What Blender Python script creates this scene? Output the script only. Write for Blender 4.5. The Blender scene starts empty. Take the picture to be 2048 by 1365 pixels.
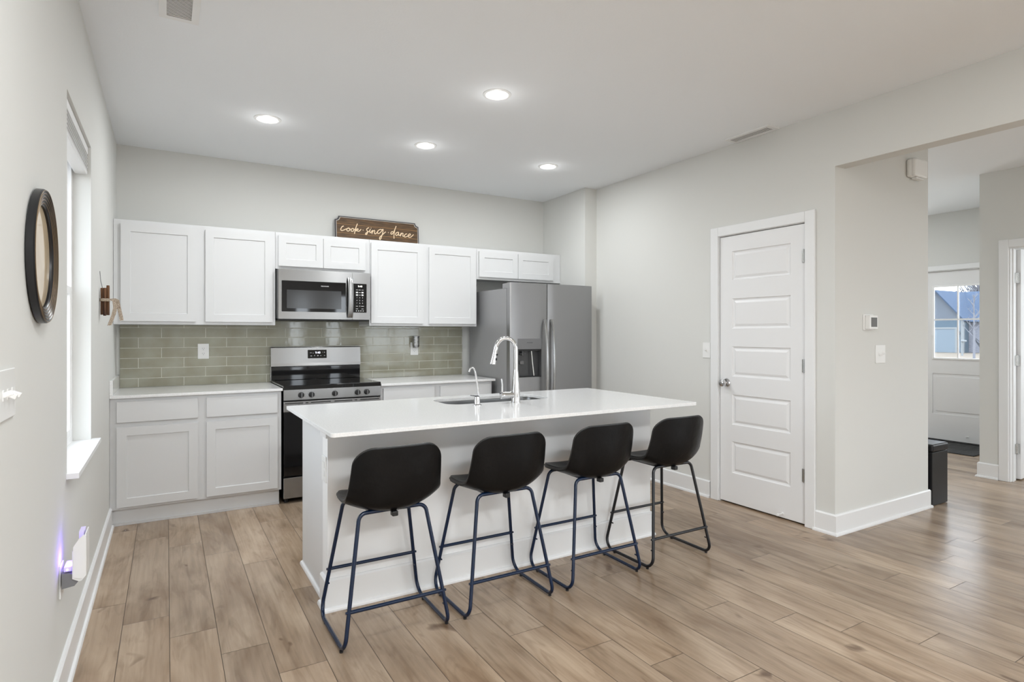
import bpy, bmesh, math, random
from mathutils import Vector, Matrix, geometry
random.seed(7)
SC = bpy.context.scene
COL = SC.collection
PI = math.pi

# ------------------------------------------------------------------ measured layout (metres)
XL, YB, XR, XC, YC, YE = -0.328, 5.359, 3.7066, 3.5638, 4.6127, 2.184
CEIL = 2.743
YR = -4.0          # wall behind the camera
XF = 8.02          # wall of the entrance
XH = 6.35          # hall wall with the open door

# ------------------------------------------------------------------ camera
cam = bpy.data.cameras.new('camera'); camo = bpy.data.objects.new('camera', cam); COL.objects.link(camo)
camo.location = (0, 0, 1.3047)
camo.rotation_euler = (PI/2, 0, -math.radians(30.5715))
cam.sensor_fit = 'HORIZONTAL'; cam.sensor_width = 36.0
cam.lens = 36.0*1169.4/2048.0
cam.shift_y = -(682.5-666.257)/2048.0
cam.clip_start = 0.02; cam.clip_end = 500
SC.camera = camo

# ------------------------------------------------------------------ view, sky, daylight, added fill
SC.view_settings.view_transform = 'Standard'
SC.view_settings.look = 'None'
SC.view_settings.gamma = 1.0
SC.view_settings.exposure = -0.08
SC.view_settings.use_curve_mapping = False
try:
    SC.cycles.max_bounces = 10; SC.cycles.diffuse_bounces = 6; SC.cycles.glossy_bounces = 5
    SC.cycles.transparent_max_bounces = 12
    SC.cycles.caustics_reflective = False; SC.cycles.caustics_refractive = False
    SC.cycles.sample_clamp_indirect = 4.0
    SC.cycles.use_denoising = True
except Exception:
    pass
world = bpy.data.worlds.new('sky'); SC.world = world; world.use_nodes = True
bg = world.node_tree.nodes['Background']
bg.inputs[0].default_value = (0.86, 0.93, 1.0, 1); bg.inputs[1].default_value = 6.0

def area(name, loc, rot, sx, sy, power, col=(1, 1, 1), shape='RECTANGLE', spread=None):
    l = bpy.data.lights.new(name, 'AREA'); l.shape = shape; l.size = sx
    if shape == 'RECTANGLE': l.size_y = sy
    l.energy = power; l.color = col
    if spread: l.spread = spread
    o = bpy.data.objects.new(name, l); COL.objects.link(o); o.location = loc; o.rotation_euler = rot
    return o
# daylight at the left window and two behind the camera, plus added fill
DL = (0.89, 0.955, 1.0)
area('daylight_left', (XL-0.42, 3.2, 1.55), (0, -PI/2, 0), 1.6, 1.1, 7, DL)
area('fill_left_rear', (XL-0.20, -2.1, 1.2), (0, -PI/2, 0), 2.0, 1.8, 24, DL)  # added fill in a made-up window behind the camera
area('daylight_rear_a', (2.68, YR-0.2, 1.5), (PI/2, 0, 0), .32, 1.4, 4.2, (0.86, 0.94, 1.0))
area('daylight_rear_b', (3.57, YR-0.2, 1.5), (PI/2, 0, 0), .32, 1.4, 4.2, (0.86, 0.94, 1.0))
area('fill_hall', (5.1, YR-0.2, 1.35), (PI/2, 0, 0), 1.6, 1.8, 6, DL)  # fill for the hall, its window invented
area('fill_side', (XH+0.25, -2.3, 1.35), (0, PI/2, 0), 1.9, 2.2, 36, DL)  # added to brighten the left wall from an unseen opening
area('fill_bedroom', (XF+0.3, 0.4, 1.5), (0, PI/2, 0), 1.4, 1.4, 80, DL)  # added to light the room behind the open door
area('fill_entrance', (XF+0.3, 4.6, 1.4), (0, PI/2, 0), 1.8, 0.9, 58, DL)  # added fill for the entrance, out of view
# added fill lamps, never in view, brightening kitchen and hall from the ceiling
FILL_LAMPS = ((0.45, 0.9, 24), (2.35, 0.7, 4), (0.45, -1.6, 64), (1.1, -1.6, 62), (2.6, -1.6, 5), (5.35, 0.35, 4), (6.5, 3.75, 15))
for lx, ly, lp in FILL_LAMPS:
    area('fill_lamp', (lx, ly, CEIL-.016), (0, 0, 0), .5, .5, lp, (.95, .982, 1), 'DISK')

# ------------------------------------------------------------------ materials
def srgb(r, g, b):
    f = lambda c: (c/255/12.92) if c/255 <= 0.04045 else ((c/255+0.055)/1.055)**2.4
    return (f(r), f(g), f(b), 1)
def mat(name, col, rough=0.5, metal=0.0, **kw):
    m = bpy.data.materials.new(name); m.use_nodes = True
    b = m.node_tree.nodes['Principled BSDF']
    b.inputs['Base Color'].default_value = col if len(col) == 4 else (*col, 1)
    b.inputs['Roughness'].default_value = rough; b.inputs['Metallic'].default_value = metal
    for k, v in kw.items(): b.inputs[k].default_value = v
    return m
def nodes(m): return m.node_tree.nodes, m.node_tree.links, m.node_tree.nodes['Principled BSDF']
def bump(m, scale, strength, dist=0.002, detail=3, stretch=None, coord='Object'):
    N, L, b = nodes(m)
    tc = N.new('ShaderNodeTexCoord'); t = N.new('ShaderNodeTexNoise'); bp = N.new('ShaderNodeBump')
    t.inputs['Scale'].default_value = scale; t.inputs['Detail'].default_value = detail
    bp.inputs['Strength'].default_value = strength; bp.inputs['Distance'].default_value = dist
    if stretch:
        mp = N.new('ShaderNodeMapping'); mp.inputs['Scale'].default_value = stretch
        L.new(tc.outputs[coord], mp.inputs[0]); L.new(mp.outputs[0], t.inputs[0])
    else: L.new(tc.outputs[coord], t.inputs[0])
    L.new(t.outputs[0], bp.inputs['Height']); L.new(bp.outputs[0], b.inputs['Normal'])
    return m
def vary(m, c0, c1, scale, detail=3, stretch=(1, 1, 1), lo=0.35, hi=0.65):
    N, L, b = nodes(m)
    tc = N.new('ShaderNodeTexCoord'); mp = N.new('ShaderNodeMapping'); t = N.new('ShaderNodeTexNoise'); r = N.new('ShaderNodeValToRGB')
    mp.inputs['Scale'].default_value = stretch; t.inputs['Scale'].default_value = scale; t.inputs['Detail'].default_value = detail
    r.color_ramp.elements[0].position = lo; r.color_ramp.elements[1].position = hi
    r.color_ramp.elements[0].color = c0; r.color_ramp.elements[1].color = c1
    L.new(tc.outputs['Object'], mp.inputs[0]); L.new(mp.outputs[0], t.inputs[0]); L.new(t.outputs[0], r.inputs[0]); L.new(r.outputs[0], b.inputs['Base Color'])
    return m
M = {}
M['wall'] = bump(mat('wall_paint', (0.655, 0.655, 0.632), 0.85), 260, 0.06)
M['kneewall'] = bump(mat('island_wall_paint', (0.82, 0.82, 0.82), 0.6), 260, 0.05)
M['ceiling'] = bump(mat('ceiling_paint', (0.845, 0.868, 0.89), 0.9), 90, 0.12, 0.004)
M['trim'] = mat('trim_paint', (0.78, 0.785, 0.79), 0.35)
M['door'] = mat('door_paint', (0.78, 0.78, 0.785), 0.4)
M['cabinet'] = mat('cabinet_lacquer', (0.665, 0.67, 0.675), 0.38)
M['quartz'] = vary(mat('white_quartz', (0.8, 0.8, 0.8), 0.12), (0.76, 0.76, 0.76, 1), (0.83, 0.83, 0.83, 1), 160)
M['plastic'] = mat('white_plastic', (0.80, 0.80, 0.79), 0.3)
M['plastic_grey'] = mat('grey_plastic', (0.18, 0.18, 0.185), 0.5)
M['vinyl'] = mat('window_vinyl', (0.85, 0.85, 0.85), 0.3)
def fabric():
    m = bpy.data.materials.new('blind_fabric'); m.use_nodes = True; N = m.node_tree.nodes; L = m.node_tree.links
    N.clear(); o = N.new('ShaderNodeOutputMaterial'); mx = N.new('ShaderNodeMixShader'); d = N.new('ShaderNodeBsdfDiffuse'); t = N.new('ShaderNodeBsdfTranslucent')
    d.inputs[0].default_value = (.85, .85, .85, 1); t.inputs[0].default_value = (.85, .85, .85, 1); mx.inputs[0].default_value = .5
    L.new(d.outputs[0], mx.inputs[1]); L.new(t.outputs[0], mx.inputs[2]); L.new(mx.outputs[0], o.inputs[0]); return m
M['shade'] = fabric()
M['black'] = mat('black_plastic', (0.012, 0.012, 0.013), 0.4)
M['blackgloss'] = mat('black_glass', (0.004, 0.004, 0.005), 0.04)
M['window_mesh'] = mat('microwave_window', (0.035, 0.035, 0.036), 0.12)
M['steel'] = mat('stainless_steel', (0.38, 0.38, 0.38), 0.26, 1.0, **{'Anisotropic': 0.85, 'Anisotropic Rotation': 0.25})
M['fridge_steel'] = bump(mat('fridge_steel', (0.36, 0.36, 0.365), 0.36, 1.0), 60, 0.05, 0.001, 2, (40, 40, 0.6))
M['fridge_side'] = mat('fridge_cabinet_paint', (0.30, 0.30, 0.305), 0.34, 0.2)
M['fridge_dark'] = mat('dispenser_plastic', (0.085, 0.085, 0.088), 0.3, 0.2)
M['sink_steel'] = bump(mat('sink_steel', (0.26, 0.26, 0.26), 0.28, 1.0), 50, 0.05, 0.001, 2, (40, 1, 1))
M['handle_steel'] = mat('handle_steel', (0.42, 0.42, 0.42), 0.22, 1.0)
M['chrome'] = mat('chrome', (0.66, 0.66, 0.67), 0.05, 1.0)
M['nickel'] = mat('satin_nickel', (0.55, 0.55, 0.54), 0.25, 1.0)
M['leather'] = bump(mat('black_leather', (0.0045, 0.0045, 0.005), 0.36, **{'Specular IOR Level': 0.2}), 11, 0.22, 0.02, 4)
M['piping'] = mat('black_piping', (0.02, 0.02, 0.02), 0.45)
M['navy'] = mat('dark_navy_metal', (0.003, 0.0125, 0.040), 0.24, 0.0, **{'Specular IOR Level': 0.45})
M['blackmetal'] = mat('black_metal', (0.004, 0.0045, 0.007), 0.3)
M['bench'] = bump(mat('bench_leather', (0.011, 0.011, 0.012), 0.38, **{'Specular IOR Level': 0.3}), 120, 0.12, 0.002)
M['grout'] = mat('grout', (0.68, 0.67, 0.60), 0.8)
M['frame_black'] = mat('mirror_frame_black', (0.010, 0.010, 0.012), 0.3)
M['frame_bronze'] = mat('mirror_frame_bronze', (0.22, 0.15, 0.085), 0.4, 0.5)
M['beige_glass'] = vary(mat('beige_glass', (0.6, 0.5, 0.38), 0.05), srgb(212, 194, 165), srgb(200, 180, 150), 6)
M['cinnamon'] = vary(mat('cinnamon', (0.2, 0.08, 0.03), 0.7), (0.035, 0.012, 0.006, 1), (0.17, 0.075, 0.03, 1), 40, stretch=(1, 1, 0.1))
M['burlap'] = vary(mat('burlap', (0.4, 0.3, 0.2), 0.9), (0.22, 0.16, 0.11, 1), (0.62, 0.53, 0.43, 1), 380, 1)
M['signwood'] = vary(mat('sign_wood', (0.1, 0.05, 0.02), 0.6), (0.045, 0.024, 0.008, 1), (0.15, 0.078, 0.028, 1), 10, 5, (1, 1, 14))
M['sign_edge'] = mat('sign_dark_edge', (0.05, 0.045, 0.05), 0.6)
M['sign_line'] = mat('sign_pale_line', (0.55, 0.52, 0.48), 0.6)
M['sign_gap'] = mat('sign_plank_line', (0.42, 0.22, 0.07), 0.6)
M['cream'] = mat('cream_lettering', (0.85, 0.66, 0.44), 0.6)
M['legend'] = mat('panel_legend', (0.75, 0.75, 0.75), 0.5)
M['rug'] = vary(mat('doormat', (0.02, 0.02, 0.02), 0.95), (0.006, 0.006, 0.006, 1), (0.06, 0.06, 0.06, 1), 26, 3, (0.2, 6, 1))
M['lcd'] = mat('thermostat_display', (0.13, 0.13, 0.13), 0.25)
def emis(name, col, s, base=(0.8, 0.8, 0.8)):
    return mat(name, base, 0.5, **{'Emission Color': (*col, 1), 'Emission Strength': s})
M['lamp'] = emis('lamp_lens', (1, 0.99, 0.97), 14)
M['fill_panel'] = emis('fill_panel', (.96, .985, 1), 3.0)  # glowing face of the added fill lamps
M['digits'] = emis('clock_digits', (0.85, 0.85, 1.0), 1.6)
M['mdigits'] = emis('microwave_digits', (1.0, 0.98, 0.88), 1.4)
M['uv'] = emis('uv_lamp', (0.45, 0.32, 1.0), 2.2)
M['uvpad'] = mat('glue_board', (0.72, 0.66, 0.95), 0.5)
# exterior
M['roof'] = vary(mat('roof_shingle', (0.0680, 0.1156, 0.2040), 0.9), (0.0238, 0.0476, 0.0952, 1), (0.0340, 0.0646, 0.1190, 1), 3, 4, (1, 1, 8))
M['siding'] = mat('grey_siding', (0.0918, 0.1122, 0.1428), 0.8)
M['siding_blue'] = mat('blue_siding', (0.0612, 0.0986, 0.1360), 0.8)
M['brick'] = vary(mat('brick_wall', (0.4, 0.42, 0.5), 0.9), (0.14, 0.15, 0.19, 1), (0.23, 0.24, 0.28, 1), 4, 3, (1, 1, 6))
M['garage'] = mat('garage_door_paint', (0.1292, 0.1700, 0.2108), 0.6)
M['ext_white'] = mat('exterior_trim', (0.1836, 0.2040, 0.2176), 0.6)
M['lawn'] = vary(mat('dry_lawn', (0.6, 0.5, 0.4), 1.0), (0.125, 0.102, 0.076, 1), (0.15, 0.128, 0.10, 1), 0.6)
M['bark'] = mat('pale_bark', (0.1632, 0.1700, 0.1972), 0.9)
M['shrub'] = mat('dark_branches', (0.0340, 0.0408, 0.0544), 0.9)
M['mulch'] = mat('mulch', (0.0680, 0.0680, 0.0816), 1.0)

def glass(name):
    m = bpy.data.materials.new(name); m.use_nodes = True; N = m.node_tree.nodes; L = m.node_tree.links
    N.clear(); o = N.new('ShaderNodeOutputMaterial'); mx = N.new('ShaderNodeMixShader'); t = N.new('ShaderNodeBsdfTransparent'); g = N.new('ShaderNodeBsdfGlossy')
    g.inputs['Roughness'].default_value = 0.02; mx.inputs[0].default_value = 0.06
    t.inputs[0].default_value = (0.98, 0.99, 1, 1)
    L.new(t.outputs[0], mx.inputs[1]); L.new(g.outputs[0], mx.inputs[2]); L.new(mx.outputs[0], o.inputs[0]); return m
M['glass'] = glass('window_glass')

# glazed sage tiles: small hue change from tile to tile, wavy hand-made surface
def tile_mat():
    m = mat('sage_tile', (0.25, 0.26, 0.2), 0.07); N, L, b = nodes(m)
    a = N.new('ShaderNodeAttribute'); a.attribute_name = 'pid'
    tc = N.new('ShaderNodeTexCoord'); t = N.new('ShaderNodeTexNoise'); t.inputs['Scale'].default_value = 7; t.inputs['Detail'].default_value = 3
    L.new(tc.outputs['Object'], t.inputs[0])
    r = N.new('ShaderNodeValToRGB'); r.color_ramp.elements[0].position = 0.3; r.color_ramp.elements[1].position = 0.7
    r.color_ramp.elements[0].color = srgb(147, 143, 124); r.color_ramp.elements[1].color = srgb(163, 162, 146)
    L.new(t.outputs[0], r.inputs[0])
    mx = N.new('ShaderNodeMix'); mx.data_type = 'RGBA'; mx.blend_type = 'MULTIPLY'; mx.inputs[0].default_value = 0.16
    L.new(r.outputs[0], mx.inputs[6]); L.new(a.outputs['Color'], mx.inputs[7]); L.new(mx.outputs[2], b.inputs['Base Color'])
    t2 = N.new('ShaderNodeTexNoise'); t2.inputs['Scale'].default_value = 22; t2.inputs['Detail'].default_value = 1
    L.new(tc.outputs['Object'], t2.inputs[0])
    bp = N.new('ShaderNodeBump'); bp.inputs['Strength'].default_value = 0.10; bp.inputs['Distance'].default_value = 0.003
    L.new(t2.outputs[0], bp.inputs['Height']); L.new(bp.outputs[0], b.inputs['Normal'])
    return m
M['tile'] = tile_mat()

def floor_mat():
    m = mat('oak_plank', (0.35, 0.25, 0.17), 0.27); N, L, b = nodes(m)
    at = N.new('ShaderNodeAttribute'); at.attribute_name = 'pid'
    tc = N.new('ShaderNodeTexCoord')
    sc = N.new('ShaderNodeVectorMath'); sc.operation = 'SCALE'; sc.inputs['Scale'].default_value = 37.0
    L.new(at.outputs['Color'], sc.inputs[0])
    ad = N.new('ShaderNodeVectorMath'); ad.operation = 'ADD'
    L.new(tc.outputs['Object'], ad.inputs[0]); L.new(sc.outputs[0], ad.inputs[1])
    def noise(scale, stretch, detail, dist=0.0):
        mp = N.new('ShaderNodeMapping'); mp.inputs['Scale'].default_value = stretch
        t = N.new('ShaderNodeTexNoise'); t.inputs['Scale'].default_value = scale; t.inputs['Detail'].default_value = detail
        t.inputs['Distortion'].default_value = dist
        L.new(ad.outputs[0], mp.inputs[0]); L.new(mp.outputs[0], t.inputs[0]); return t
    def ramp(src, p0, c0, p1, c1):
        r = N.new('ShaderNodeValToRGB'); r.color_ramp.elements[0].position = p0; r.color_ramp.elements[1].position = p1
        r.color_ramp.elements[0].color = c0; r.color_ramp.elements[1].color = c1; L.new(src, r.inputs[0]); return r
    def mul(a, bb, f=1.0):
        x = N.new('ShaderNodeMix'); x.data_type = 'RGBA'; x.blend_type = 'MULTIPLY'; x.inputs[0].default_value = f
        L.new(a, x.inputs[6]); L.new(bb, x.inputs[7]); return x.outputs[2]
    big = ramp(noise(4.0, (1.6, 0.42, 1), 4, 0.6).outputs[0], 0.33, srgb(137, 115, 93), 0.66, srgb(173, 153, 131))
    grain = ramp(noise(70, (1, 0.035, 1), 4, 0.3).outputs[0], 0.30, (0.88, 0.87, 0.86, 1), 0.60, (1.03, 1.03, 1.03, 1))
    cath = ramp(noise(14, (1, 0.16, 1), 3, 1.6).outputs[0], 0.34, (0.84, 0.82, 0.80, 1), 0.47, (1, 1, 1, 1))
    knot = ramp(noise(7, (0.9, 0.42, 1), 2, 1.0).outputs[0], 0.245, (0.42, 0.36, 0.32, 1), 0.315, (1, 1, 1, 1))
    sep = N.new('ShaderNodeSeparateColor'); L.new(at.outputs['Color'], sep.inputs[0])
    tone = ramp(sep.outputs[0], 0.0, (0.86, 0.86, 0.87, 1), 1.0, (1.10, 1.10, 1.10, 1))
    c = mul(mul(mul(mul(big.outputs[0], grain.outputs[0]), cath.outputs[0]), knot.outputs[0]), tone.outputs[0])
    L.new(c, b.inputs['Base Color'])
    bp = N.new('ShaderNodeBump'); bp.inputs['Strength'].default_value = 0.12; bp.inputs['Distance'].default_value = 0.002
    L.new(grain.outputs[0], bp.inputs['Height']); L.new(bp.outputs[0], b.inputs['Normal'])
    return m
M['floor'] = floor_mat(); M['gap'] = mat('plank_gap', (0.07, 0.052, 0.04), 0.8)

# ------------------------------------------------------------------ mesh helpers
def BM(): return bmesh.new()
def box(bm, x0, x1, y0, y1, z0, z1, bev=0.0, seg=2):
    if x0 > x1: x0, x1 = x1, x0
    if y0 > y1: y0, y1 = y1, y0
    if z0 > z1: z0, z1 = z1, z0
    t = bmesh.new(); bmesh.ops.create_cube(t, size=1.0)
    for v in t.verts:
        v.co = Vector((x0+(v.co.x+.5)*(x1-x0), y0+(v.co.y+.5)*(y1-y0), z0+(v.co.z+.5)*(z1-z0)))
    if bev > 0:
        bmesh.ops.bevel(t, geom=t.edges[:], offset=min(bev, .49*min(x1-x0, y1-y0, z1-z0)), segments=seg, affect='EDGES', profile=0.5)
    merge(bm, t)
def merge(bm, t):
    me = bpy.data.meshes.new('tmp'); t.to_mesh(me); t.free(); bm.from_mesh(me); bpy.data.meshes.remove(me)
def quad(bm, *p): return bm.faces.new([bm.verts.new(q) for q in p])
def fillet(pts, r, n=6):
    out = [Vector(pts[0])]
    for i in range(1, len(pts)-1):
        p, a, b = Vector(pts[i]), Vector(pts[i-1]), Vector(pts[i+1])
        ri = r[i] if isinstance(r, (list, tuple)) else r
        d1, d2 = (a-p).normalized(), (b-p).normalized()
        ang = d1.angle(d2)
        if ri <= 0 or ang > PI-0.02: out.append(p); continue
        t = min(ri/math.tan(ang/2), .48*(a-p).length, .48*(b-p).length); rr = t*math.tan(ang/2)
        c = p+(d1+d2).normalized()*(rr/math.sin(ang/2))
        s, e = p+d1*t-c, p+d2*t-c
        om = s.angle(e)
        for k in range(n+1):
            f = k/n; out.append(c+(s*math.sin((1-f)*om)+e*math.sin(f*om))/math.sin(om))
    out.append(Vector(pts[-1])); return out
def tube(bm, pts, r, seg=10, closed=False, flat=None):
    pts = [Vector(p) for p in pts]; n = len(pts); rings = []
    up = None
    for i, p in enumerate(pts):
        a = pts[i-1] if (i > 0 or closed) else p; b = pts[(i+1) % n] if (i < n-1 or closed) else p
        t = (b-a).normalized()
        if up is None:
            up = Vector((0, 0, 1)) if abs(t.z) < .9 else Vector((1, 0, 0))
        u = (up-t*up.dot(t)).normalized(); w = t.cross(u); up = u
        rr = r[i] if isinstance(r, (list, tuple)) else r
        ring = []
        for k in range(seg):
            o = u*math.cos(2*PI*k/seg)*rr+w*math.sin(2*PI*k/seg)*rr
            if flat: o = Vector((o.x*flat[0], o.y*flat[1], o.z*flat[2]))
            ring.append(bm.verts.new(p+o))
        rings.append(ring)
    m = n if closed else n-1
    for i in range(m):
        A, B = rings[i], rings[(i+1) % n]
        for k in range(seg): bm.faces.new((A[k], A[(k+1) % seg], B[(k+1) % seg], B[k]))
    if not closed:
        bm.faces.new(rings[0][::-1]); bm.faces.new(rings[-1])
def frame_of(axis):
    a = Vector(axis).normalized(); u = Vector((0, 0, 1)) if abs(a.z) < .9 else Vector((1, 0, 0))
    u = (u-a*u.dot(a)).normalized(); return a, u, a.cross(u)
def lathe(bm, c, axis, prof, seg=28, cap=True):
    a, u, w = frame_of(axis); c = Vector(c); rings = []
    for (r, h) in prof:
        if r < 1e-6: rings.append([bm.verts.new(c+a*h)])
        else: rings.append([bm.verts.new(c+a*h+u*r*math.cos(2*PI*k/seg)+w*r*math.sin(2*PI*k/seg)) for k in range(seg)])
    for A, B in zip(rings, rings[1:]):
        for k in range(seg):
            k2 = (k+1) % seg
            if len(A) == 1 and len(B) > 1: bm.faces.new((A[0], B[k2], B[k]))
            elif len(B) == 1 and len(A) > 1: bm.faces.new((A[k], A[k2], B[0]))
            elif len(A) > 1: bm.faces.new((A[k], A[k2], B[k2], B[k]))
    if cap:
        if len(rings[0]) > 1: bm.faces.new(rings[0][::-1])
        if len(rings[-1]) > 1: bm.faces.new(rings[-1])
def cyl(bm, c, axis, r, h, seg=24, bev=0.0):
    if bev: lathe(bm, c, axis, [(r-bev, 0), (r, bev), (r, h-bev), (r-bev, h)], seg)
    else: lathe(bm, c, axis, [(r, 0), (r, h)], seg)
def rrect(x0, x1, y0, y1, r, n=6):
    out = []
    for cx, cy, a0 in ((x1-r, y1-r, 0), (x0+r, y1-r, 90), (x0+r, y0+r, 180), (x1-r, y0+r, 270)):
        for k in range(n+1):
            a = math.radians(a0+90*k/n); out.append((cx+r*math.cos(a), cy+r*math.sin(a)))
    return out
def prism(bm, outer, d0, d1, mapf, holes=()):
    """extrude a 2D outline (with holes) between depths d0 and d1; mapf(u,v,d)->xyz"""
    loops = [list(outer)]+[list(h) for h in holes]
    flat = [p for l in loops for p in l]
    tris = geometry.tessellate_polygon([[Vector((p[0], p[1], 0)) for p in l] for l in loops])
    A = [bm.verts.new(mapf(p[0], p[1], d0)) for p in flat]; B = [bm.verts.new(mapf(p[0], p[1], d1)) for p in flat]
    for t in tris:
        bm.faces.new([A[i] for i in t]); bm.faces.new([B[i] for i in reversed(t)])
    i = 0
    for l in loops:
        n = len(l)
        for k in range(n):
            a, b = i+k, i+(k+1) % n
            bm.faces.new((A[a], A[b], B[b], B[a]))
        i += n
ROOT = {}
def finish(bm, smooth=None):
    bmesh.ops.recalc_face_normals(bm, faces=bm.faces[:])
def build(name, bm, material, parent=None, smooth=False, label=None, autos=None):
    finish(bm)
    off = ROOT[parent.name] if parent else Vector((0, 0, 0))
    if off.length: bmesh.ops.translate(bm, verts=bm.verts[:], vec=-off)
    me = bpy.data.meshes.new(name); bm.to_mesh(me); bm.free()
    if smooth:
        try: me.set_sharp_from_angle(angle=math.radians(autos or 38))
        except Exception: pass
        me.polygons.foreach_set('use_smooth', [True]*len(me.polygons))
    me.materials.append(material)
    o = bpy.data.objects.new(name, me); COL.objects.link(o)
    if smooth:
        wn = o.modifiers.new('normals', 'WEIGHTED_NORMAL'); wn.keep_sharp = True
    if parent: o.parent = parent; ROOT[o.name] = off
    if label: o['label'] = label
    return o
def thing(name, label, cat, loc, group=None, kind=None):
    o = bpy.data.objects.new(name, None); COL.objects.link(o); o.location = loc
    o.empty_display_size = 0.1
    if label: o['label'] = label
    if cat: o['category'] = cat
    if group: o['group'] = group
    if kind: o['kind'] = kind
    ROOT[o.name] = Vector(loc); return o
def tag(o, label, cat, group=None, kind=None):
    o['label'] = label; o['category'] = cat
    if group: o['group'] = group
    if kind: o['kind'] = kind
    return o
def struct(name, bm, m, smooth=False, label=None):
    o = build(name, bm, m, None, smooth); o['kind'] = 'structure'
    if label: o['label'] = label
    return o
def simple(name, material, parent, *a, **k):
    """one bevelled box as a part"""
    bm = BM(); box(bm, *a, bev=k.get('bev', 0.0)); return build(name, bm, material, parent, smooth=k.get('bev', 0) > 0, label=k.get('label'))

def text_mesh(name, body, size, mapf, material, parent, depth=0.0006, align='CENTER', label=None):
    cu = bpy.data.curves.new('tmp_text', 'FONT'); cu.body = body; cu.size = size; cu.align_x = align; cu.align_y = 'CENTER'; cu.extrude = depth/2
    cu.resolution_u = 3
    o = bpy.data.objects.new('tmp_text', cu); COL.objects.link(o)
    dg = bpy.context.evaluated_depsgraph_get(); dg.update()
    me = bpy.data.meshes.new_from_object(o.evaluated_get(dg))
    bpy.data.objects.remove(o); bpy.data.curves.remove(cu)
    bm = BM(); bm.from_mesh(me); bpy.data.meshes.remove(me)
    for v in bm.verts: v.co = Vector(mapf(v.co.x, v.co.y, v.co.z))
    return build(name, bm, material, parent, label=label)

# a slab with recessed panels: u/v axes in-plane, n out of the face
def panel_slab(bm, O, U, V, Nn, w, h, t, panels, rings):
    """O = lower-left corner of the FRONT face, panels = list of (v0,v1 cell),(u0,u1,v0,v1 panel); rings = [(inset, depth)...]"""
    O, U, V, Nn = Vector(O), Vector(U), Vector(V), Vector(Nn)
    P = lambda u, v, d=0.0: bm.verts.new(O+U*u+V*v-Nn*d)
    def q(a, b, c, d): bm.faces.new((P(*a), P(*b), P(*c), P(*d)))
    q((0, 0, t), (0, h, t), (w, h, t), (w, 0, t))
    q((0, 0, 0), (0, h, 0), (0, h, t), (0, 0, t)); q((w, 0, 0), (w, 0, t), (w, h, t), (w, h, 0))
    q((0, 0, 0), (0, 0, t), (w, 0, t), (w, 0, 0)); q((0, h, 0), (w, h, 0), (w, h, t), (0, h, t))
    for (cv0, cv1), (u0, u1, v0, v1) in panels:
        prev = ((0, w, cv0, cv1), 0.0)
        seq = [((u0+i, u1-i, v0+i, v1-i), d) for i, d in rings]
        for cur in seq:
            (a0, a1, b0, b1), d0 = prev; (e0, e1, f0, f1), d1 = cur
            q((a0, b0, d0), (a1, b0, d0), (e1, f0, d1), (e0, f0, d1)); q((a1, b0, d0), (a1, b1, d0), (e1, f1, d1), (e1, f0, d1))
            q((a1, b1, d0), (a0, b1, d0), (e0, f1, d1), (e1, f1, d1)); q((a0, b1, d0), (a0, b0, d0), (e0, f0, d1), (e0, f1, d1))
            prev = cur
        (a0, a1, b0, b1), d0 = prev
        q((a0, b0, d0), (a1, b0, d0), (a1, b1, d0), (a0, b1, d0))
    bmesh.ops.remove_doubles(bm, verts=bm.verts[:], dist=1e-5)
SHAKER = [(0, 0), (0.003, 0.007), (0.0031, 0.007)]
def shaker(name, x0, x1, z0, z1, yf, root, mm, rail=0.057, t=0.019):
    bm = BM(); w, h = x1-x0, z1-z0
    panel_slab(bm, (x0, yf, z0), (1, 0, 0), (0, 0, 1), (0, -1, 0), w, h, t, [((0, h), (rail, w-rail, rail, h-rail))], SHAKER)
    return build(name, bm, mm, root)
def bsbox(bm, p0, p1, nx, ny, h=0.133, t=0.014, top=0.008, shoe=0.012, e0=0, e1=0):
    """baseboard with shoe moulding along a horizontal segment; (nx,ny) points into the room"""
    d = Vector((p1[0]-p0[0], p1[1]-p0[1], 0)).normalized(); n = Vector((nx, ny, 0))   # e0/e1 = 1 mitres an outer corner
    prof = [(0, 0), (t+shoe, 0), (t+shoe, .008), (t+shoe*.7, .016), (t, .019), (t, h-top), (t*.55, h), (0, h)]
    A = [bm.verts.new(Vector((p0[0], p0[1], 0))+n*a-d*a*e0+Vector((0, 0, b))) for a, b in prof]
    B = [bm.verts.new(Vector((p1[0], p1[1], 0))+n*a+d*a*e1+Vector((0, 0, b))) for a, b in prof]
    k = len(prof)
    for i in range(k): bm.faces.new((A[i], A[(i+1) % k], B[(i+1) % k], B[i]))
    bm.faces.new(A); bm.faces.new(B[::-1])

# ================================================================== ROOM SHELL
# floor: individual planks laid along y
bm = BM(); cl = bm.loops.layers.float_color.new('pid')
offs = {-2: .937, -1: .686, 0: .453, 1: .2, 2: 1.16, 3: .68, 4: .44, 5: .2, 6: 1.197, 7: .949, 8: .702, 9: .475, 10: .244, 11: .005, 12: .692,
        13: .453, 14: .246, 15: .022, 16: .98, 17: .68, 18: .44, 19: .21, 20: 1.0, 21: .412, 22: .9, 23: .535}
x_end, y_end = XF+.15, YB+.15
r = -3
while True:
    x0 = .011+.18*r; x1 = x0+.18
    if x0 > x_end: break
    o = offs.get(r, random.uniform(0, 1.22)); y = o-1.22*6
    while y < y_end:
        a, b = max(y, YR-.15), min(y+1.22, y_end)
        if b > a+.02:
            X0, X1 = max(x0, XL-.15), min(x1, x_end)
            if X1 > X0+.004:
                g = .0011
                f = quad(bm, (X0+g, a+g, 0), (X1-g, a+g, 0), (X1-g, b-g, 0), (X0+g, b-g, 0))
                c = (random.random(), random.random(), random.random(), 1)
                for lp in f.loops: lp[cl] = c
        y += 1.22
    r += 1
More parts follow.
